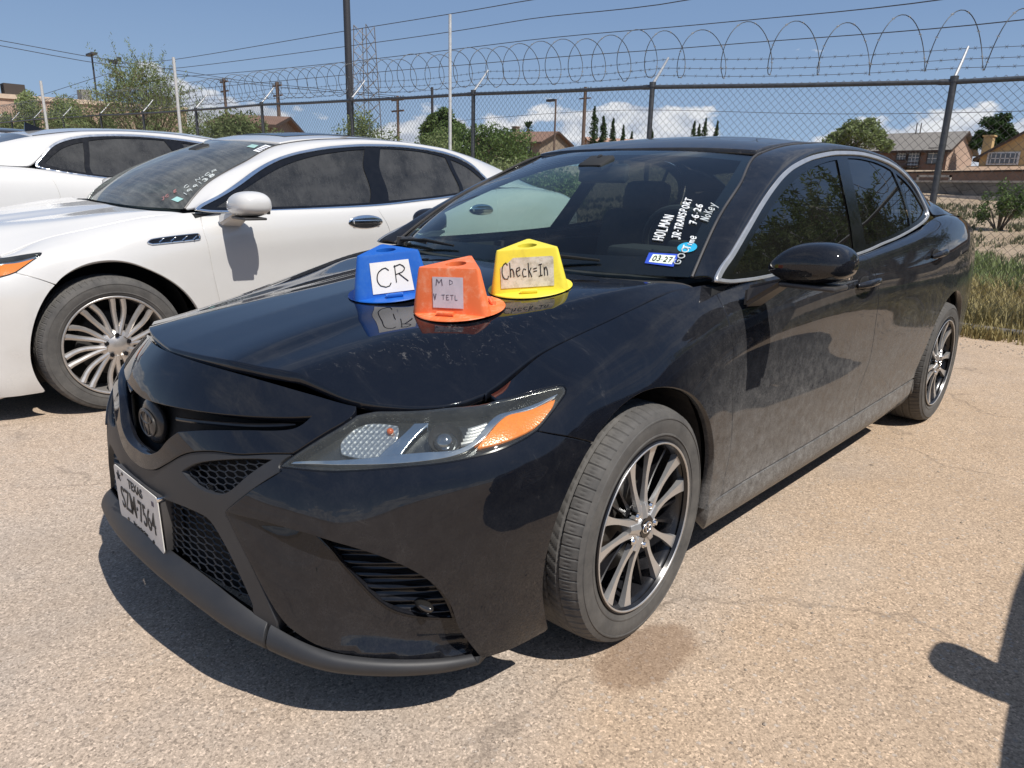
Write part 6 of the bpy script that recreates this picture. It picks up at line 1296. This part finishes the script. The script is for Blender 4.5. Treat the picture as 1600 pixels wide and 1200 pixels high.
hat('magnetic_hat', 'scuffed orange three-sided hat with faded marker writing, in front of the other two hats', P_ORANGE, .4019, -.2098, .4235, [(-.044, .17), (.044, .17), (.044, .86), (-.044, .86)], ([('M', -.034, .68, .020, .14, .0011, 1), ('D', .004, .69, .013, .11, .0006, 2), ('V', -.041, .36, .008, .13, .0012, 3), ('TETL', -.018, .36, .010, .11, .0007, 4)], FADE, simple('lilac_paper', (.56, .50, .55), .8)), None)
hat('magnetic_hat', 'grimy yellow three-sided hat reading Check-In on torn paper, nearest the windshield', P_YELLOW, .3785, .052, .7181, [(-.080, .15), (.072, .15), (.074, .83), (.068, .86), (-.040, .87), (-.056, .76), (-.078, .66)], ([('C', -.075, .38, .020, .40, .0016, 1), ('hec', -.052, .40, .0140, .34, .0015, 2), ('k=In', .000, .40, .0120, .34, .0015, 3)], M_INK, SHEET_D), None)
# ------------------------------------------------------------------ writing and stickers on the glass, number plate
def on_glass(S, P0, P1, P2, text, mat, parent, name='marker_writing', r=.0022, gap=.22, lift=.004, seed=1):
    """text along P0->P1 with letter tops towards P2, all given as (a, b) on surface S"""
    P0, P1, P2 = map(np.array, (P0, P1, P2)); n = sum((.45 if c in 'i1.-' else 1)+gap for c in text)-gap; m = MB(); e1 = (P1-P0)/n; e2 = P2-P0
    def f(q):
        ab = P0+e1*q[0]+e2*q[1]; a, b = np.array([ab[0]]), np.array([ab[1]]); return Vector(S(a, b)[0]+snorm(S, a, b)[0]*lift)
    write(m, text, f, 0, 0, 1, 1, gap=gap, r=r, seed=seed); return m.build(name, mat, parent)
def patch(S, pts, mat, parent, name, lift=.003, n=4):
    m = MB(); P_ = [np.array(p) for p in pts]; f = lambda p, l: Vector(S(np.array([p[0]]), np.array([p[1]]))[0]+snorm(S, np.array([p[0]]), np.array([p[1]]))[0]*l)
    if len(P_) == 4:
        g = [[m.bm.verts.new(f(P_[0]*(1-u)*(1-v)+P_[1]*u*(1-v)+P_[2]*u*v+P_[3]*(1-u)*v, lift)) for u in np.linspace(0, 1, n)] for v in np.linspace(0, 1, n)]
        for i in range(n-1):
            for j in range(n-1): m.bm.faces.new((g[i][j], g[i][j+1], g[i+1][j+1], g[i+1][j]))
    else: m.face([f(p, lift) for p in P_])
    return m.build(name, mat, parent)
M_CHALK = simple('white_marker', (.78, .80, .80), .7, var=.1); M_CHALK2 = simple('thin_marker', (.52, .56, .56), .8, var=.3); M_REDMK = simple('red_marker', (.42, .20, .20), .8)
M_STBLUE = simple('sticker_blue', (.02, .07, .50), .5, var=.05); M_STGRN = simple('sticker_pale', (.70, .80, .66), .5, var=.05); M_CYAN = simple('sticker_cyan', (.01, .33, .55), .5, var=.05)
VG = V_
on_glass(VG, (.82, .234), (.801, .416), (.772, .240), 'HOLMAN', M_CHALK, CAR, r=.0026, seed=3)
on_glass(VG, (.889, .249), (.831, .546), (.852, .256), 'JR-TRANSPORT', M_CHALK, CAR, r=.0024, seed=4)
on_glass(VG, (.927, .359), (.902, .511), (.893, .364), '7.6.26', M_CHALK, CAR, r=.0026, seed=5)
on_glass(VG, (.973, .387), (.965, .519), (.930, .402), 'NoKey', M_CHALK2, CAR, r=.0020, seed=6)
ov = patch(VG, [(.935+.040*math.cos(t), .200+.036*math.sin(t)) for t in np.linspace(0, math.tau, 28)[:-1]], M_CYAN, CAR, 'round_sticker', lift=.0025)
on_glass(VG, (.930, .072), (.948, .190), (.902, .082), 'GOO', M_CHALK2, CAR, r=.0020, seed=7); on_glass(VG, (.950, .180), (.955, .275), (.916, .190), 'Time', M_CHALK, CAR, r=.0020, seed=8)
st = patch(VG, [(.790, .152), (.915, .150), (.912, .062), (.794, .078)], M_STBLUE, CAR, 'registration_sticker', lift=.0025); patch(VG, [(.810, .141), (.904, .137), (.902, .077), (.808, .087)], M_STGRN, st, 'sticker_face', lift=.0032)
on_glass(VG, (.822, .095), (.893, .090), (.822, .128), '03.27', M_INK, st, 'sticker_date', r=.0016, gap=.2, lift=.004) if False else None
LT['0'] = LT['O']; on_glass(VG, (.818, .097), (.896, .089), (.819, .131), '03.27', M_INK, st, 'sticker_date', r=.0015, gap=.25, lift=.0042)
VWl = lambda a, b: warp(V_(a, b))
on_glass(VWl, (.955, .17), (.975, .47), (.915, .19), '199138', M_CHALK2, WHITE, r=.0028, seed=9)
on_glass(VWl, (.885, .255), (.925, .53), (.850, .28), 'C N-CR', M_CHALK2, WHITE, r=.0020, seed=10); on_glass(VWl, (.80, .09), (.84, .22), (.775, .12), 'JC E', M_REDMK, WHITE, r=.0018, seed=11)
q = patch(VWl, [(.868, .110), (.888, .155), (.960, .128), (.940, .082)], simple('sticker_teal', (.30, .52, .50), .6), WHITE, 'inspection_sticker', lift=.003)
s2 = patch(VWl, [(.87, .86), (.855, .975), (.965, .962), (.978, .85)], simple('sheet_white', (.72, .74, .76), .6), WHITE, 'window_sheet', lift=.003)
for k in range(4): patch(VWl, [(.885+.0*k, .878+k*.022), (.955, .872+k*.022), (.955, .880+k*.022), (.885, .886+k*.022)], FADE, s2, 'print_line', lift=.004, n=2)
patch(VWl, [(.70, .905), (.69, .955), (.80, .95), (.82, .90)], simple('sheet_teal', (.30, .48, .45), .6), WHITE, 'small_sticker', lift=.003)
# number plate
PL = bpy.data.objects.new('number_plate', None); link(PL, CAR); PL.location = (-.956, 0, .386); PL.rotation_euler = (0, math.radians(-1), 0)
M_PLATE = simple('plate_white', (.66, .64, .60), .45, var=.08)
m = MB(); w2_, h2_ = .1524, .0762; pl = []
for (cx_, cy_, a0) in ((w2_-.012, h2_-.012, 0), (-w2_+.012, h2_-.012, 90), (-w2_+.012, -h2_+.012, 180), (w2_-.012, -h2_+.012, 270)):
    for q in range(6): t = math.radians(a0+q*18); pl.append(Vector((cx_+.012*math.cos(t), cy_+.012*math.sin(t))))
m.prism(pl, lambda p: Vector((0, -p.x, p.y)), lambda p: Vector((-.0022, -p.x, p.y))); m.build('plate_sheet', M_PLATE, PL)
MB().box((.030, 0, 0), (.052, .302, .146), bevel=.006).build('plate_holder', M_TRIM, PL, True)
MB().box((.012, -.150, .070), (.03, .008, .012), bevel=.003).build('holder_clip', M_CHROME, PL, True)
def label(txt, size, y, z, mat, sx=1., name='plate_lettering', th=.0006, bold=0.):
    cu = bpy.data.curves.new(name, 'FONT'); cu.body = txt; cu.size = size; cu.extrude = th; cu.align_x = 'CENTER'; cu.align_y = 'CENTER'; cu.offset = bold
    tmp = bpy.data.objects.new(name, cu); COL.objects.link(tmp); me = bpy.data.meshes.new_from_object(tmp.evaluated_get(bpy.context.evaluated_depsgraph_get())); bpy.data.objects.remove(tmp)
    co = np.empty(len(me.vertices)*3); me.vertices.foreach_get('co', co); co = co.reshape(-1, 3); out = np.stack([-.0030-co[:, 2], -(co[:, 0]*sx)-y, co[:, 1]+z], 1); me.vertices.foreach_set('co', out.ravel()); me.update(); me.name = name
    me.materials.clear(); me.materials.append(mat); return link(bpy.data.objects.new(name, me), PL)
label('SZM\u00b77564', .088, 0, -.010, M_INK, .66, bold=.0002); label('TEXAS', .036, 0, .050, M_INK, .95, bold=.0004); label('The Lone Star State', .0125, 0, -.061, M_INK, 1.0)
m = MB(); c0 = (-.0032, .118, .052)
for k in range(5):
    t = math.pi/2+k*math.tau/5; m.tube([c0, (c0[0], c0[1]+.016*math.cos(t), c0[2]+.016*math.sin(t))], [.0030, .0006], 4)
m.build('plate_star', M_INK, PL); m = MB()
for y in (.088, -.088): m.cyl((-.001, y, -.064), (-.0045, y, -.064), .0045, 12)
m.cyl((-.001, .088, .0655), (-.0045, .088, .0655), .0045, 12).build('plate_bolt', M_GLOSSK, PL, True); MB().box((-.003, -.118, .050), (.0008, .014, .012)).build('plate_emblem', FADE, PL)
